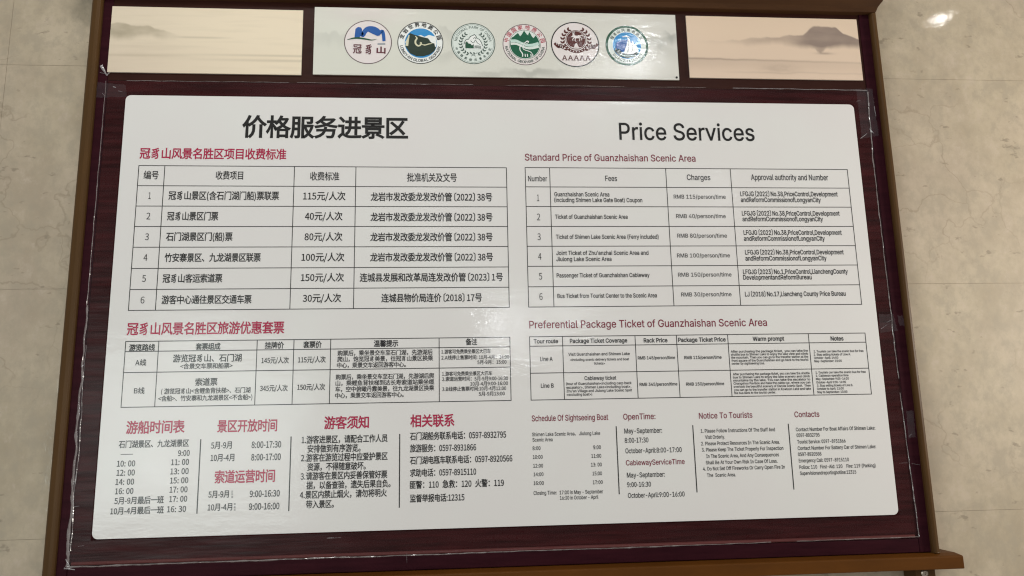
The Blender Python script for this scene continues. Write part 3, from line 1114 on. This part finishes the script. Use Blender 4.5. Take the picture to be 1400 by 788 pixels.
# headings
block('board_title', [('价格服务进景区', 331, 558, 175, 28)], board, 'large bold black Chinese title', bold=0.026)
block('board_title', [('Price Services', 846.4, 1031, 180.7, 22.5)], board, 'large black English title', bold=0.012)
block('section_heading', [('冠豸山风景名胜区项目收费标准', 191, 391.6, 210.8, 14)], board, 'crimson Chinese heading over the fee table', 'crimson', 0.02)
block('section_heading', [('冠豸山风景名胜区旅游优惠套票', 173.7, 388.7, 449.3, 16)], board, 'crimson Chinese heading over the package table', 'crimson', 0.02)
block('section_heading', [('Standard Price of Guanzhaishan Scenic Area', 717.6, 950.7, 216, 9)], board, 'maroon English heading over the fee table', 'maroon_ink', 0.012)
block('section_heading', [('Preferential Package Ticket of Guanzhaishan Scenic Area', 723.5, 1048.5, 442.5, 10)], board, 'maroon English heading over the package table', 'maroon_ink', 0.012)

# Chinese fee table
t = grid('fee_table', 'six row Chinese fee table with thin black rules', (190, 226), (692.3, 230.5), (696.3, 420), (175.6, 425.2),
         [(226, 230.3), (253.3, 257), (281.6, 283.4), (309.5, 310.5), (337.8, 337.8), (367, 365.6), (396, 393.1), (425.2, 420)],
         [(190, 175.6), (225.5, 212.5), (402.5, 396.5), (486.5, 483.5), (692.3, 696.3)])
block('header_row', [('编号', 196.5, 217, 239.8, 11), ('收费项目', 295, 332.5, 240.3, 11), ('收费标准', 424, 464, 241.5, 11), ('批准机关及文号', 556.4, 624.5, 243.2, 11.3)], t, m='soft_ink')
A38 = '龙岩市发改委龙发改价管〔2022〕38号'
for (num, nx, ny, it, ia, ib, iy, pr, pa, pb, py, au, aa, ab, ay) in (
        ('1', 204.7, 267.8, '冠豸山景区(含石门湖门船)票联票', 230.5, 381.5, 268, '115元/人次', 414.5, 472.5, 268.4, A38, 506.8, 673, 269.8),
        ('2', 203, 295.8, '冠豸山景区门票', 228.5, 298.5, 296, '40元/人次', 417, 468.5, 296, A38, 506.5, 673.3, 297.3),
        ('3', 201, 324, '石门湖景区门(船)票', 227, 318, 324, '80元/人次', 416.5, 468.3, 324, A38, 506.2, 673.5, 324.5),
        ('4', 199, 352.5, '竹安寨景区、九龙湖景区联票', 225, 356.5, 352.6, '100元/人次', 412.3, 471, 352, A38, 506, 674, 352),
        ('5', 197, 381, '冠豸山客运索道票', 222.5, 304, 381, '150元/人次', 411.5, 470.5, 379.7, '连城县发展和改革局连发改价管〔2023〕1号', 491.8, 687.5, 379.6),
        ('6', 195, 410.5, '游客中心通往景区交通车票', 221, 344, 410, '30元/人次', 414, 466.5, 408, '连城县物价局连价〔2018〕17号', 521.3, 659, 407.6)):
    wd = 1.6 if num == '1' else 2.6
    block('table_row', [(num, nx - wd, nx + wd, ny, 9, 'soft_ink', 0.0), (it, ia, ib, iy, 11.2), (pr, pa, pb, py, 11.2, 'ink', 0.014), (au, aa, ab, ay, 11)], t, m='soft_ink', bold=0.018)

# Chinese package table
t = grid('package_table', 'Chinese package ticket table with two long rows', (172, 468), (697, 460.5), (698.7, 546.7), (165.4, 558.4),
         [(468, 460.5), (481.8, 473.7), (510.5, 501.4), (558.4, 546.7)],
         [(172, 165.4), (217.2, 211.5), (352, 348), (402.3, 399), (452.7, 449.9), (600.5, 600.5), (697, 698.7)])
block('header_row', [('游览路线', 176.5, 212, 475.5, 8.6), ('套票组成', 267.5, 301.5, 474, 8.6), ('挂牌价', 362, 388.5, 472.5, 8.6),
                     ('套票价', 414.5, 440, 471.5, 8.6), ('温馨提示', 511, 544.5, 470, 8.6), ('备注', 636.5, 652.5, 467.7, 8.4)], t, m='soft_ink', bold=0.026)
block('table_row', [('A线', 185, 200, 496, 8.4), ('游览冠豸山、石门湖', 236.5, 330.5, 490, 10), ('<含景交车票和船票>', 246.5, 318, 500.7, 7.2),
                    ('145元/人次', 357.5, 395, 493, 8.4), ('115元/人次', 407.5, 445.5, 492, 8.4),
                    ('购票后，乘坐景交车至石门湖，先游湖后', 461.5, 591.5, 482.5, 7, 'tiny_ink'), ('爬山，饱览冠豸美景，往冠豸山景区换乘', 461, 592, 490.7, 7, 'tiny_ink'), ('中心，乘景交车返回游客中心。', 460.7, 555, 499.3, 7, 'tiny_ink'),
                    ('1.游客可免费乘坐景区大巴车', 603.5, 671, 480.8, 5.6, 'tiny_ink'), ('2.A线停止售票时间: 10月-4月：14:00', 603.5, 696, 488.8, 5.8, 'tiny_ink'), ('5月-9月：15:00', 652.5, 692.5, 495.3, 5.8, 'tiny_ink')], t, m='soft_ink', bold=0.018)
block('table_row', [('B线', 183.3, 197.8, 534.5, 8.4), ('索道票', 267, 297.5, 522.5, 10), ('( 游览冠豸山<含鲤鱼背扶梯>、石门湖', 220.5, 342.5, 534.5, 7.4), ('<含船>、竹安寨和九龙湖景区<不含船>)', 216.5, 345, 544.3, 7.4),
                    ('345元/人次', 355.5, 393.5, 531, 8.4), ('150元/人次', 406.5, 444.5, 529.5, 8.4),
                    ('购票后，乘坐景交车至石门湖，先游湖后爬', 459, 593.7, 515, 7, 'tiny_ink'), ('山，乘鲤鱼背扶梯到达长寿索道站乘坐缆', 458.8, 593.7, 523.3, 7, 'tiny_ink'), ('车，空中俯瞰丹霞美景，往九龙湖景区换乘', 458.5, 593.7, 531.7, 7, 'tiny_ink'), ('中心，乘景交车返回游客中心。', 458.3, 552, 540.5, 7, 'tiny_ink'),
                    ('1.游客可免费乘坐景区大巴车', 604.5, 673, 511, 5.6, 'tiny_ink'), ('2.索道运营时间：5月-9月9:00-16:30', 604.5, 694.5, 518, 5.8, 'tiny_ink'), ('10月-4月9:00-16:00', 643, 694.5, 524.6, 5.8, 'tiny_ink'),
                    ('3.B线停止售票时间:10月-4月12:00', 604.5, 692, 531.7, 5.8, 'tiny_ink'), ('5月-9月13:00', 654.5, 690, 538.5, 5.8, 'tiny_ink')], t, m='soft_ink', bold=0.018)

# English fee table
t = grid('fee_table', 'six row English fee table with thin black rules', (718, 230.5), (1158.2, 231), (1178, 416.7), (722.7, 419.8),
         [(230.5, 231), (257, 256.3), (283.5, 282.7), (310.5, 309.3), (337.6, 335.6), (364.6, 362.4), (392.3, 389.7), (419.8, 416.7)],
         [(718, 722.7), (751.7, 757), (910.4, 921), (998.4, 1012.5), (1158.2, 1178)])
block('header_row', [('Number', 722, 748, 244.5, 7.2), ('Fees', 827.5, 843.5, 244.2, 7.2), ('Charges', 939, 971, 242.8, 7.4), ('Approval authority and Number', 1026.7, 1132, 242.8, 7.6)], t, m='soft_ink', bold=0.012)
L22, L2 = 'LFGJG〔2022〕No.38,PriceControl,Development', 'andReformCommissionofLongyanCity'
for (num, nx, ny, items, pr, pa, pb, py, auth) in (
        ('1', 735.6, 270.8, [('Guanzhaishan Scenic Area', 757.8, 833, 266), ('(including Shimen Lake Gate Boat) Coupon', 757.8, 878, 273.8)], 'RMB 115/person/time', 921, 992, 269.3, [(L22, 1012, 1145, 265.5), (L2, 1012.8, 1122, 273.5)]),
        ('2', 736.3, 297, [('Ticket of Guanzhaishan Scenic Area', 758.8, 858, 296.7)], 'RMB 40/person/time', 924.5, 992, 295.8, [(L22, 1014.3, 1147.7, 292), (L2, 1015, 1125, 299.7)]),
        ('3', 737, 324, [('Ticket of Shimen Lake Scenic Area (Ferry included)', 760, 900.3, 324)], 'RMB 80/person/time', 926, 993.7, 322.5, [(L22, 1016.5, 1150.6, 318.2), (L2, 1017, 1127.5, 326.3)]),
        ('4', 738, 351, [("Joint Ticket of Zhu'anzhai Scenic Area and", 760.5, 886.5, 346), ('Jiulong Lake Scenic Area', 760.5, 836, 354.4)], 'RMB 100/person/time', 925.7, 997.8, 349.5, [(L22, 1018.7, 1153.3, 345), (L2, 1019, 1130, 353.3)]),
        ('5', 739, 378, [('Passenger Ticket of Guanzhaishan Cableway', 761, 888, 376.5)], 'RMB 150/person/time', 927, 1000, 375.7, [('LFGJG〔2023〕No.1,PriceControl,LianchengCounty', 1015.8, 1159, 371.6), ('DevelopmentandReformBureau', 1016, 1109.5, 379.3)]),
        ('6', 739.6, 405.8, [('Bus Ticket from Tourist Center to the Scenic Area', 762, 898, 404.5)], 'RMB 30/person/time', 931.3, 1000, 402.7, [('LJ〔2018〕No.17,Liancheng County Price Bureau', 1018.5, 1156, 402)])):
    wd = 1.5 if num == '1' else 2.2
    block('table_row', [(num, nx - wd, nx + wd, ny, 9, 'soft_ink', 0.0)] + [i + (5.6,) for i in items] + [(pr, pa, pb, py, 5.4, 'soft_ink', 0.008)] + [a + (6.2,) for a in auth], t, m='soft_ink', bold=0.02)

# English package table
t = grid('package_table', 'English package ticket table with two long rows', (724, 460), (1182.6, 456.3), (1191.6, 540.3), (726, 546),
         [(460, 456.3), (472.7, 469), (509.4, 504.7), (546, 540.3)],
         [(724, 726), (769, 771.6), (868, 872.5), (924.4, 930), (994.5, 1001), (1105.4, 1112.5), (1182.6, 1191.6)])
block('header_row', [('Tour route', 729.5, 763, 466.8, 5.4), ('Package Ticket Coverage', 779, 857.5, 466, 5.6), ('Rack Price', 880, 912.5, 465.5, 5.6),
                     ('Package Ticket Price', 927, 992, 464.6, 5.6), ('Warm prompt', 1029, 1072, 463.3, 5.6), ('Notes', 1135.5, 1153, 463, 5.6)], t, m='soft_ink', bold=0.028)


def para(lines, m='tiny_ink'):
    return [(s, a, b, y, h, m) for (s, a, b, y, h) in lines]


block('table_row', [('Line A', 738.5, 755.5, 491, 5.6), ('RMB 145/person/time', 872, 923, 489.3, 4.2), ('RMB 115/person/time', 935.5, 986.5, 488.8, 4.2)] + para([
    ('Visit Guanzhaishan and Shimen Lake', 777, 861, 484.2, 3.9), ('<including scenic delivery tickets and boat', 779.5, 860, 491.6, 3.3), ('tickets>', 812, 827, 497, 3.3),
    ('After purchasing the package ticket,  you can take the', 999, 1104.5, 480.2, 3.1), ('shuttle bus to Shimen Lake to enjoy the lake view and climb', 999.3, 1104.7, 484.3, 3.1),
    ('the mountain. Then you can go to the transfer station at the', 999.6, 1105, 488.4, 3.1), ('front square of the Guanzhaishan and go back to the tourist', 1000, 1105.3, 492.6, 3.1), ('center by sightseeing bus.', 1000.3, 1045.5, 497, 3.1),
    ('1. Tourists can take the scenic bus for free', 1112.5, 1180.5, 480.3, 3.0), ('2. Stop selling tickets of Line A.', 1112.5, 1163, 484.8, 3.0), ('October-April: 14:00', 1113, 1146, 489.3, 3.0), ('May-September: 15:00', 1113.3, 1150.7, 493.7, 3.0)]), t, m='soft_ink', bold=0.02)
block('table_row', [('Line B', 739.5, 757, 527.5, 5.6), ('Cableway ticket', 799, 842.5, 517, 5.2), ('RMB 345/person/time', 874.3, 926, 525.5, 4.2), ('RMB 150/person/time', 938, 990, 525, 4.2)] + para([
    ('(tour of Guanzhaishan<including carp back', 774, 863.5, 524.3, 3.5), ('escalator>, Shimen Lake<including boat>,', 774.2, 863, 529.3, 3.5), ("Zhu'an Village and Jiulong Lake Scenic Spot", 774.5, 864, 534.2, 3.5), ('<excluding boat>)', 774.6, 809.5, 539.5, 3.5),
    ('After purchasing the package ticket, you can take the shuttle', 1002, 1107, 511, 3.1), ('bus to Shimen Lake to enjoy the lake scenery and climb', 1002.2, 1107.3, 515.3, 3.1), ('mountains by the lake. You can take the escalator to', 1002.5, 1107.7, 519.5, 3.1),
    ('Changshou Pavilion and take the cable car, where you can', 1002.8, 1108, 523.7, 3.1), ('overlook the beautiful scenery of Danxia Scenic Spot.  Then', 1003, 1108.4, 528, 3.1), ('you can go to the transfer station in Kowloon Lake and take', 1003.4, 1108.8, 532.4, 3.1), ('the bus back to the tourist center.', 1003.7, 1061, 537, 3.1),
    ('1. Tourists can take the scenic bus for free', 1115, 1183.5, 509, 3.0), ('2. Cableway operation time', 1115.3, 1160, 513.5, 3.0), ('May-September 9:00-16:30', 1115.5, 1160.5, 518, 3.0), ('October-April 9:00-16:00', 1116, 1156.5, 522.7, 3.0),
    ('3. Stop selling tickets of Line B.', 1117, 1166, 527, 3.0), ('October to April: 12:00', 1117, 1153.5, 531.5, 3.0), ('May to September: 13:00', 1117.5, 1158.5, 536, 3.0)]), t, m='soft_ink', bold=0.02)


# information columns
def column(name, label, heads, lines, m='soft_ink', bold=0.019, hm='crimson', hb=0.022):
    o = block(name, lines, board, label, m, bold)
    for h in heads:
        block('column_heading', [h], o, m=hm, bold=hb)
    return o


c = column('boat_timetable', 'Chinese sightseeing boat timetable', [('游船时间表', 172.5, 252.8, 584.4, 16.5)], [
    ('石门湖景区、九龙湖景区', 162.5, 258.5, 607, 9.6), ('9:00', 243.5, 259.5, 619.6, 7.6),
    ('10: 00', 160, 185, 634, 7.8), ('11: 00', 234, 258.5, 632, 7.8), ('12: 00', 159.5, 184.5, 646.5, 7.8), ('13: 00', 233, 258, 644.5, 7.8),
    ('14: 00', 158, 183.5, 659, 7.8), ('15: 00', 232.5, 257.5, 657, 7.8), ('16: 00', 157.5, 182.5, 671.7, 7.8), ('17: 00', 232, 256.5, 669.5, 7.8),
    ('5月-9月最后一班', 156.5, 224, 684.3, 9.6), ('17: 00', 231.5, 256, 682.3, 7.8), ('10月-4月最后一班', 151, 224, 698.3, 9.6), ('16: 30', 228.5, 254.5, 696.2, 7.8)])
mb = MB()
a, b = board_point(165, 621.6), board_point(182, 621.2)
stroke(mb, (a.x, a.z), (b.x, b.z), 0.0012, 'rule', RULE_Y)
mb.build('short_rule', c)
c = column('opening_hours', 'Chinese opening and cableway hours', [('景区开放时间', 297, 379, 582.6, 16), ('索道运营时间', 293.5, 376, 651.8, 16.5)], [
    ('5月-9月', 288.5, 317, 609, 9.8), ('8:00-17:30', 344, 384.5, 608, 8.6), ('10月-4月', 288, 320.5, 626, 9.8), ('8:00-17:00', 343.5, 384, 625, 8.6),
    ('5月-9月', 285, 313, 676, 9.8), ('9:00-16:30', 341.5, 382.5, 675, 8.6), ('10月-4月', 284, 317.5, 693.6, 9.8), ('9:00-16:00', 340.5, 382, 692.4, 8.6)])
mb = MB()
for (u, v0) in ((317.5, 672.5), (321, 689.5)):
    for k in range(3):
        p = board_point(u, v0 + k * 3.8)
        for q in (-0.0012, 0.0008):
            mb.rect(p.x - 0.0017, p.x + 0.0017, p.z + q, p.z + q + 0.0009, TEXT_Y, 'tiny_ink')
mb.build('small_mark', c)
column('visitor_notice', 'Chinese numbered visitor notice', [('游客须知', 443, 504.5, 578.2, 16.2)], [
    ('1.游客进景区，请配合工作人员', 412.5, 530, 600.6, 10.2), ('安排做到有序游览。', 420.5, 493, 613.3, 10.2), ('2.游客在游览过程中应爱护景区', 411.5, 530, 625.2, 10.2), ('资源，不得随意破坏。', 420, 500, 638, 10.2),
    ('3.请游客在景区内妥善保管好票', 411, 529.5, 650.2, 10.2), ('据，以备查验，遗失后果自负。', 419, 534, 662.7, 10.2), ('4.景区内禁止烟火，请勿将明火', 410, 529, 675.5, 10.2), ('带入景区。', 418.5, 456.5, 689.7, 10.2)])
column('contact_list', 'Chinese list of contact phone numbers', [('相关联系', 561, 621.5, 575.6, 16)], [
    ('石门湖船务联系电话：0597-8932795', 560.5, 692, 595.6, 10.2), ('旅游服务：0597-8931866', 560.5, 651, 612.6, 10.2), ('石门湖电瓶车联系电话：0597-8920566', 560.5, 700.5, 628.4, 10.2),
    ('求助电话：0597-8915110', 560.5, 651, 646, 10.2), ('匪警：110  急救：120  火警：119', 560.5, 689, 661.8, 10.2), ('监督举报电话:12315', 560.5, 635, 681, 10.2, 'ink', 0.02)])
c = column('boat_timetable', 'English sightseeing boat timetable', [('Schedule Of Sightseeing Boat', 727, 831.5, 571.3, 7.8)], [
    ('Shimen Lake Scenic Area、 Jiulong Lake', 727.5, 820.5, 593.3, 4.8), ('Scenic Area', 728, 755.5, 601.3, 4.8),
    ('8:00', 728, 739, 613, 5), ('10:00', 728.5, 742, 625, 5), ('12:00', 729, 742.5, 637, 5), ('14:00', 729.5, 743, 648.7, 5), ('16:00', 729.5, 743.5, 660.7, 5),
    ('9:00', 811, 821.5, 611.7, 5), ('11:00', 808.5, 822, 623.5, 5), ('13: 00', 808, 822.7, 635.4, 5), ('15:00', 810, 823, 647.5, 5), ('17:00', 810.5, 824, 659.5, 5),
    ('Closing Time:', 729.5, 761, 674, 5), ('17:00 in May - September', 765, 824.5, 672.8, 5), ('16:30 in October - April', 765.5, 818, 680.3, 5)], bold=0.014, hm='maroon_ink', hb=0.014)
column('opening_hours', 'English opening and cableway hours', [('OpenTime:', 852, 896, 569.6, 7.8), ('CablewayServiceTime', 855.7, 936, 632, 7)], [
    ('May-September:', 853.5, 905, 589, 6.6), ('8:00-17:30', 854, 886.5, 602, 6.6), ('October-April:8:00-17:00', 855, 932, 615.8, 6.6),
    ('May-September:', 857, 909, 649.2, 6.6), ('9:00-16:30', 857.3, 890, 662.5, 6.6), ('October-April:9:00-16:00', 858.5, 936, 676.6, 6.6)], bold=0.014, hm='maroon_ink', hb=0.014)
column('visitor_notice', 'English numbered visitor notice', [('Notice To Tourists', 955.4, 1028.5, 568, 7.8)], [
    ('1. Please Follow Instructions Of The Staff And', 958, 1059.5, 588.4, 4.8), ('Visit Orderly.', 964, 991, 597.6, 4.8), ('2. Please Protect Resources In The Scenic Area.', 958.5, 1066, 605.6, 4.8),
    ('3. Please Keep The Ticket Properly For Inspection', 959.5, 1071, 614, 4.8), ('In The Scenic Area, And Any Consequences', 965.5, 1065, 622.8, 4.8), ('Shall Be At Your Own Risk In Case Of Loss.', 965, 1063, 631.5, 4.8),
    ('4. Do Not Set Off Fireworks Or Carry Open Fire In', 961, 1073, 639.8, 4.8), ('The  Scenic Area.', 966.5, 1006, 649.5, 4.8)], bold=0.014, hm='maroon_ink', hb=0.012)
column('contact_list', 'English list of contact phone numbers', [('Contacts', 1086, 1120, 566.5, 7.6)], [
    ('Contact Number For Boat Affairs Of Shimen Lake:', 1088, 1196.5, 586.3, 4.8), ('0597-8932795', 1089, 1120.5, 595, 4.8), ('Tourist Service: 0597-8931866', 1090, 1156, 603.6, 4.8),
    ('Contact Number For Battery Car of Shimen Lake:', 1090.5, 1197.5, 611.8, 4.8), ('0597-8920566', 1091, 1123, 621, 4.8), ('Emergency Call: 0597-8915110', 1092, 1160.5, 629.2, 4.8),
    ('Police: 110   First-Aid: 120    Fire: 119 (Parking)', 1092.7, 1197, 637.7, 4.8), ('Supervisionandreportinghotline:12315', 1093.7, 1170.5, 646.3, 4.8)], bold=0.014, hm='maroon_ink', hb=0.012)
for (p, q) in (((274.8, 600.7), (269, 702.5)), ((398.3, 597), (394.5, 699)), ((547, 593.5), (545.5, 694.5)), ((842, 583), (847, 676)), ((947, 581.5), (953, 673.5)), ((1077.5, 579.5), (1085.5, 669.5))):
    a, b = board_point(*p), board_point(*q)
    x = (a.x + b.x) / 2
    mb = MB()
    mb.rect(x - 0.0011, x + 0.0011, b.z, a.z, RULE_Y, 'rule')
    mb.build('divider_line', board)

# ------------------------------------------------------------------ THE CLEAR PLASTIC FILM OVER THE MAROON RECESS
film = empty('plastic_film', (0, 0.0, -0.5), 'clear crinkled plastic film stretched around the price board, its edges pale and torn', 'plastic film')
mb = MB()
FX0, FX1, FZ0, FZ1 = -0.8425, 0.8365, -0.4985, 0.4845
Y = 0.0008
for (x0, x1, z0, z1) in ((FX0, -W2 - 0.002, FZ0, FZ1), (W2 + 0.002, FX1, FZ0, FZ1), (-W2 - 0.002, W2 + 0.002, FZ0, -H2 - 0.002), (-W2 - 0.002, W2 + 0.002, H2 + 0.002, FZ1)):
    mb.rect(x0, x1, z0, z1, Y, 'film')
mb.build('film_sheet', film)


def ragged(p, q, w0, w1, m, name, y=-0.0004, step=0.006, wander=0.0012, gap=0.0):
    """a raised torn edge: irregular ridge running from p to q on the frame"""
    mb = MB()
    p, q = Vector(p), Vector(q)
    L = (q - p).length
    d = (q - p) / L
    nn = Vector((-d.y, d.x))
    k = max(3, int(L / step))
    sd = random.random() * 50
    prev = None
    for i in range(k + 1):
        t = i / k
        c = p + (q - p) * t + nn * wander * noise.noise(Vector((t * L * 30, sd, 0)))
        w = (w0 + (w1 - w0) * t) * (0.55 + 0.9 * abs(noise.noise(Vector((t * L * 60, sd, 3)))))
        hh = 0.0016 * (0.4 + abs(noise.noise(Vector((t * L * 80, sd, 7)))))
        cur = [(c - nn * w / 2), c, (c + nn * w / 2)]
        cur = [(a.x, y - (hh if j == 1 else 0), a.y) for j, a in enumerate(cur)]
        if prev and not (gap and noise.noise(Vector((t * L * 14, sd, 11))) < gap - 0.5):
            mb.add(prev + cur, [(0, 3, 4, 1), (1, 4, 5, 2)], m)
        prev = cur
    if mb.v:
        return mb.build(name, film)


ragged((-0.8425, 0.482), (-0.8435, 0.0), 0.0018, 0.0025, 'film_edge', 'film_edge')
ragged((-0.8435, 0.0), (-0.841, -0.499), 0.004, 0.007, 'film_edge', 'film_edge', wander=0.003)
ragged((-0.838, -0.08), (-0.8365, -0.47), 0.0012, 0.002, 'flake', 'film_edge', y=-0.0007, wander=0.003)
ragged((-0.841, -0.4995), (0.30, -0.4975), 0.0035, 0.0025, 'film_edge', 'film_edge')
ragged((0.30, -0.4975), (0.838, -0.4955), 0.0025, 0.0022, 'film_edge', 'film_edge', gap=0.15)
ragged((0.838, -0.4955), (0.8325, -0.22), 0.0026, 0.0026, 'film_edge', 'film_edge')
ragged((0.8325, -0.22), (0.831, 0.30), 0.0022, 0.003, 'film_edge', 'film_edge', gap=0.12, wander=0.002)
ragged((0.831, 0.30), (0.836, 0.482), 0.003, 0.0035, 'film_edge', 'film_edge', wander=0.002)
ragged((0.836, 0.4855), (0.52, 0.4865), 0.0022, 0.002, 'flake', 'film_edge')
ragged((0.50, 0.4865), (-0.80, 0.4835), 0.0014, 0.0018, 'film_edge', 'film_edge', gap=0.28)


def patch(pts, m, name, y=-0.0008, crinkle=0.0012, nsub=10):
    """a crinkled piece of tape with four corners"""
    a, b, c, d = [Vector(p) for p in pts]
    v, f = [], []
    for j in range(nsub + 1):
        for i in range(nsub + 1):
            s, t = i / nsub, j / nsub
            p = (a * (1 - s) + b * s) * (1 - t) + (d * (1 - s) + c * s) * t
            e = 0.0016 if i in (0, nsub) or j in (0, nsub) else 0
            p = p + Vector((noise.noise(Vector((p.x * 90, p.y * 90, 1))), noise.noise(Vector((p.x * 90, p.y * 90, 5))))) * e
            v.append((p.x, y - crinkle * (0.5 + 0.5 * noise.noise(Vector((p.x * 70, p.y * 110, 2)))), p.y))
    for j in range(nsub):
        for i in range(nsub):
            k = j * (nsub + 1) + i
            f.append((k, k + 1, k + nsub + 2, k + nsub + 1))
    mb = MB()
    mb.add(v, f, m)
    return mb.build(name, film, smooth=True)


def bp(u, v):
    p = board_point(u, v)
    return (p.x, p.z)


patch([bp(134, 113), bp(172, 117), bp(174, 133), bp(131, 134)], 'tape', 'tape_piece')
patch([bp(1170, 122), bp(1192, 122), bp(1201, 186), bp(1178, 190)], 'tape', 'tape_piece')
patch([bp(1201, 430), bp(1221, 430), bp(1226, 452), bp(1203, 456)], 'tape', 'tape_piece')
patch([bp(1226, 432), bp(1233, 432), bp(1237, 446), bp(1229, 446)], 'tape', 'tape_piece', y=-0.002)
patch([bp(1238, 562), bp(1248, 562), bp(1251, 598), bp(1241, 600)], 'tape', 'tape_piece', y=-0.002)
# torn slivers and folds of the plastic where it was taped down
for (u0, v0, u1, v1, w) in ((138.5, 90, 146, 104, 5.5), (137, 99, 147, 102, 2.0), (146, 104, 150, 100, 2.5), (155, 119, 159, 120, 2.2), (162, 124.5, 168, 125.5, 1.5), (140, 128, 144, 132, 1.6),
                           (1195, 146, 1197, 160, 1.8), (1188, 176, 1194, 183, 2.4), (1176, 190, 1185, 183, 2.6), (1171, 139, 1176, 138, 1.4), (1193, 136, 1195, 136, 1.6),
                           (101, 693, 109, 692, 1.6), (107, 747, 116, 746, 1.3), (88, 777, 103, 779, 4.5), (90, 765, 96, 776, 3.0), (556, 756, 556.5, 770, 1.1),
                           (1229, 634, 1240, 633.5, 1.1), (1246, 634, 1257, 635, 1.1), (447, 736, 466, 735, 1.7), (1204, 450, 1212, 444, 1.8), (1212, 441, 1219, 438, 1.2), (1242, 597, 1246, 594, 2.0)):
    ragged(bp(u0, v0), bp(u1, v1), w * 0.001, w * 0.0006, 'flake', 'torn_sliver', y=-0.0012, step=0.0012, wander=0.0018)

for _cu, _ob, _k in PENS.values():
    bpy.data.objects.remove(_ob)
    bpy.data.curves.remove(_cu)
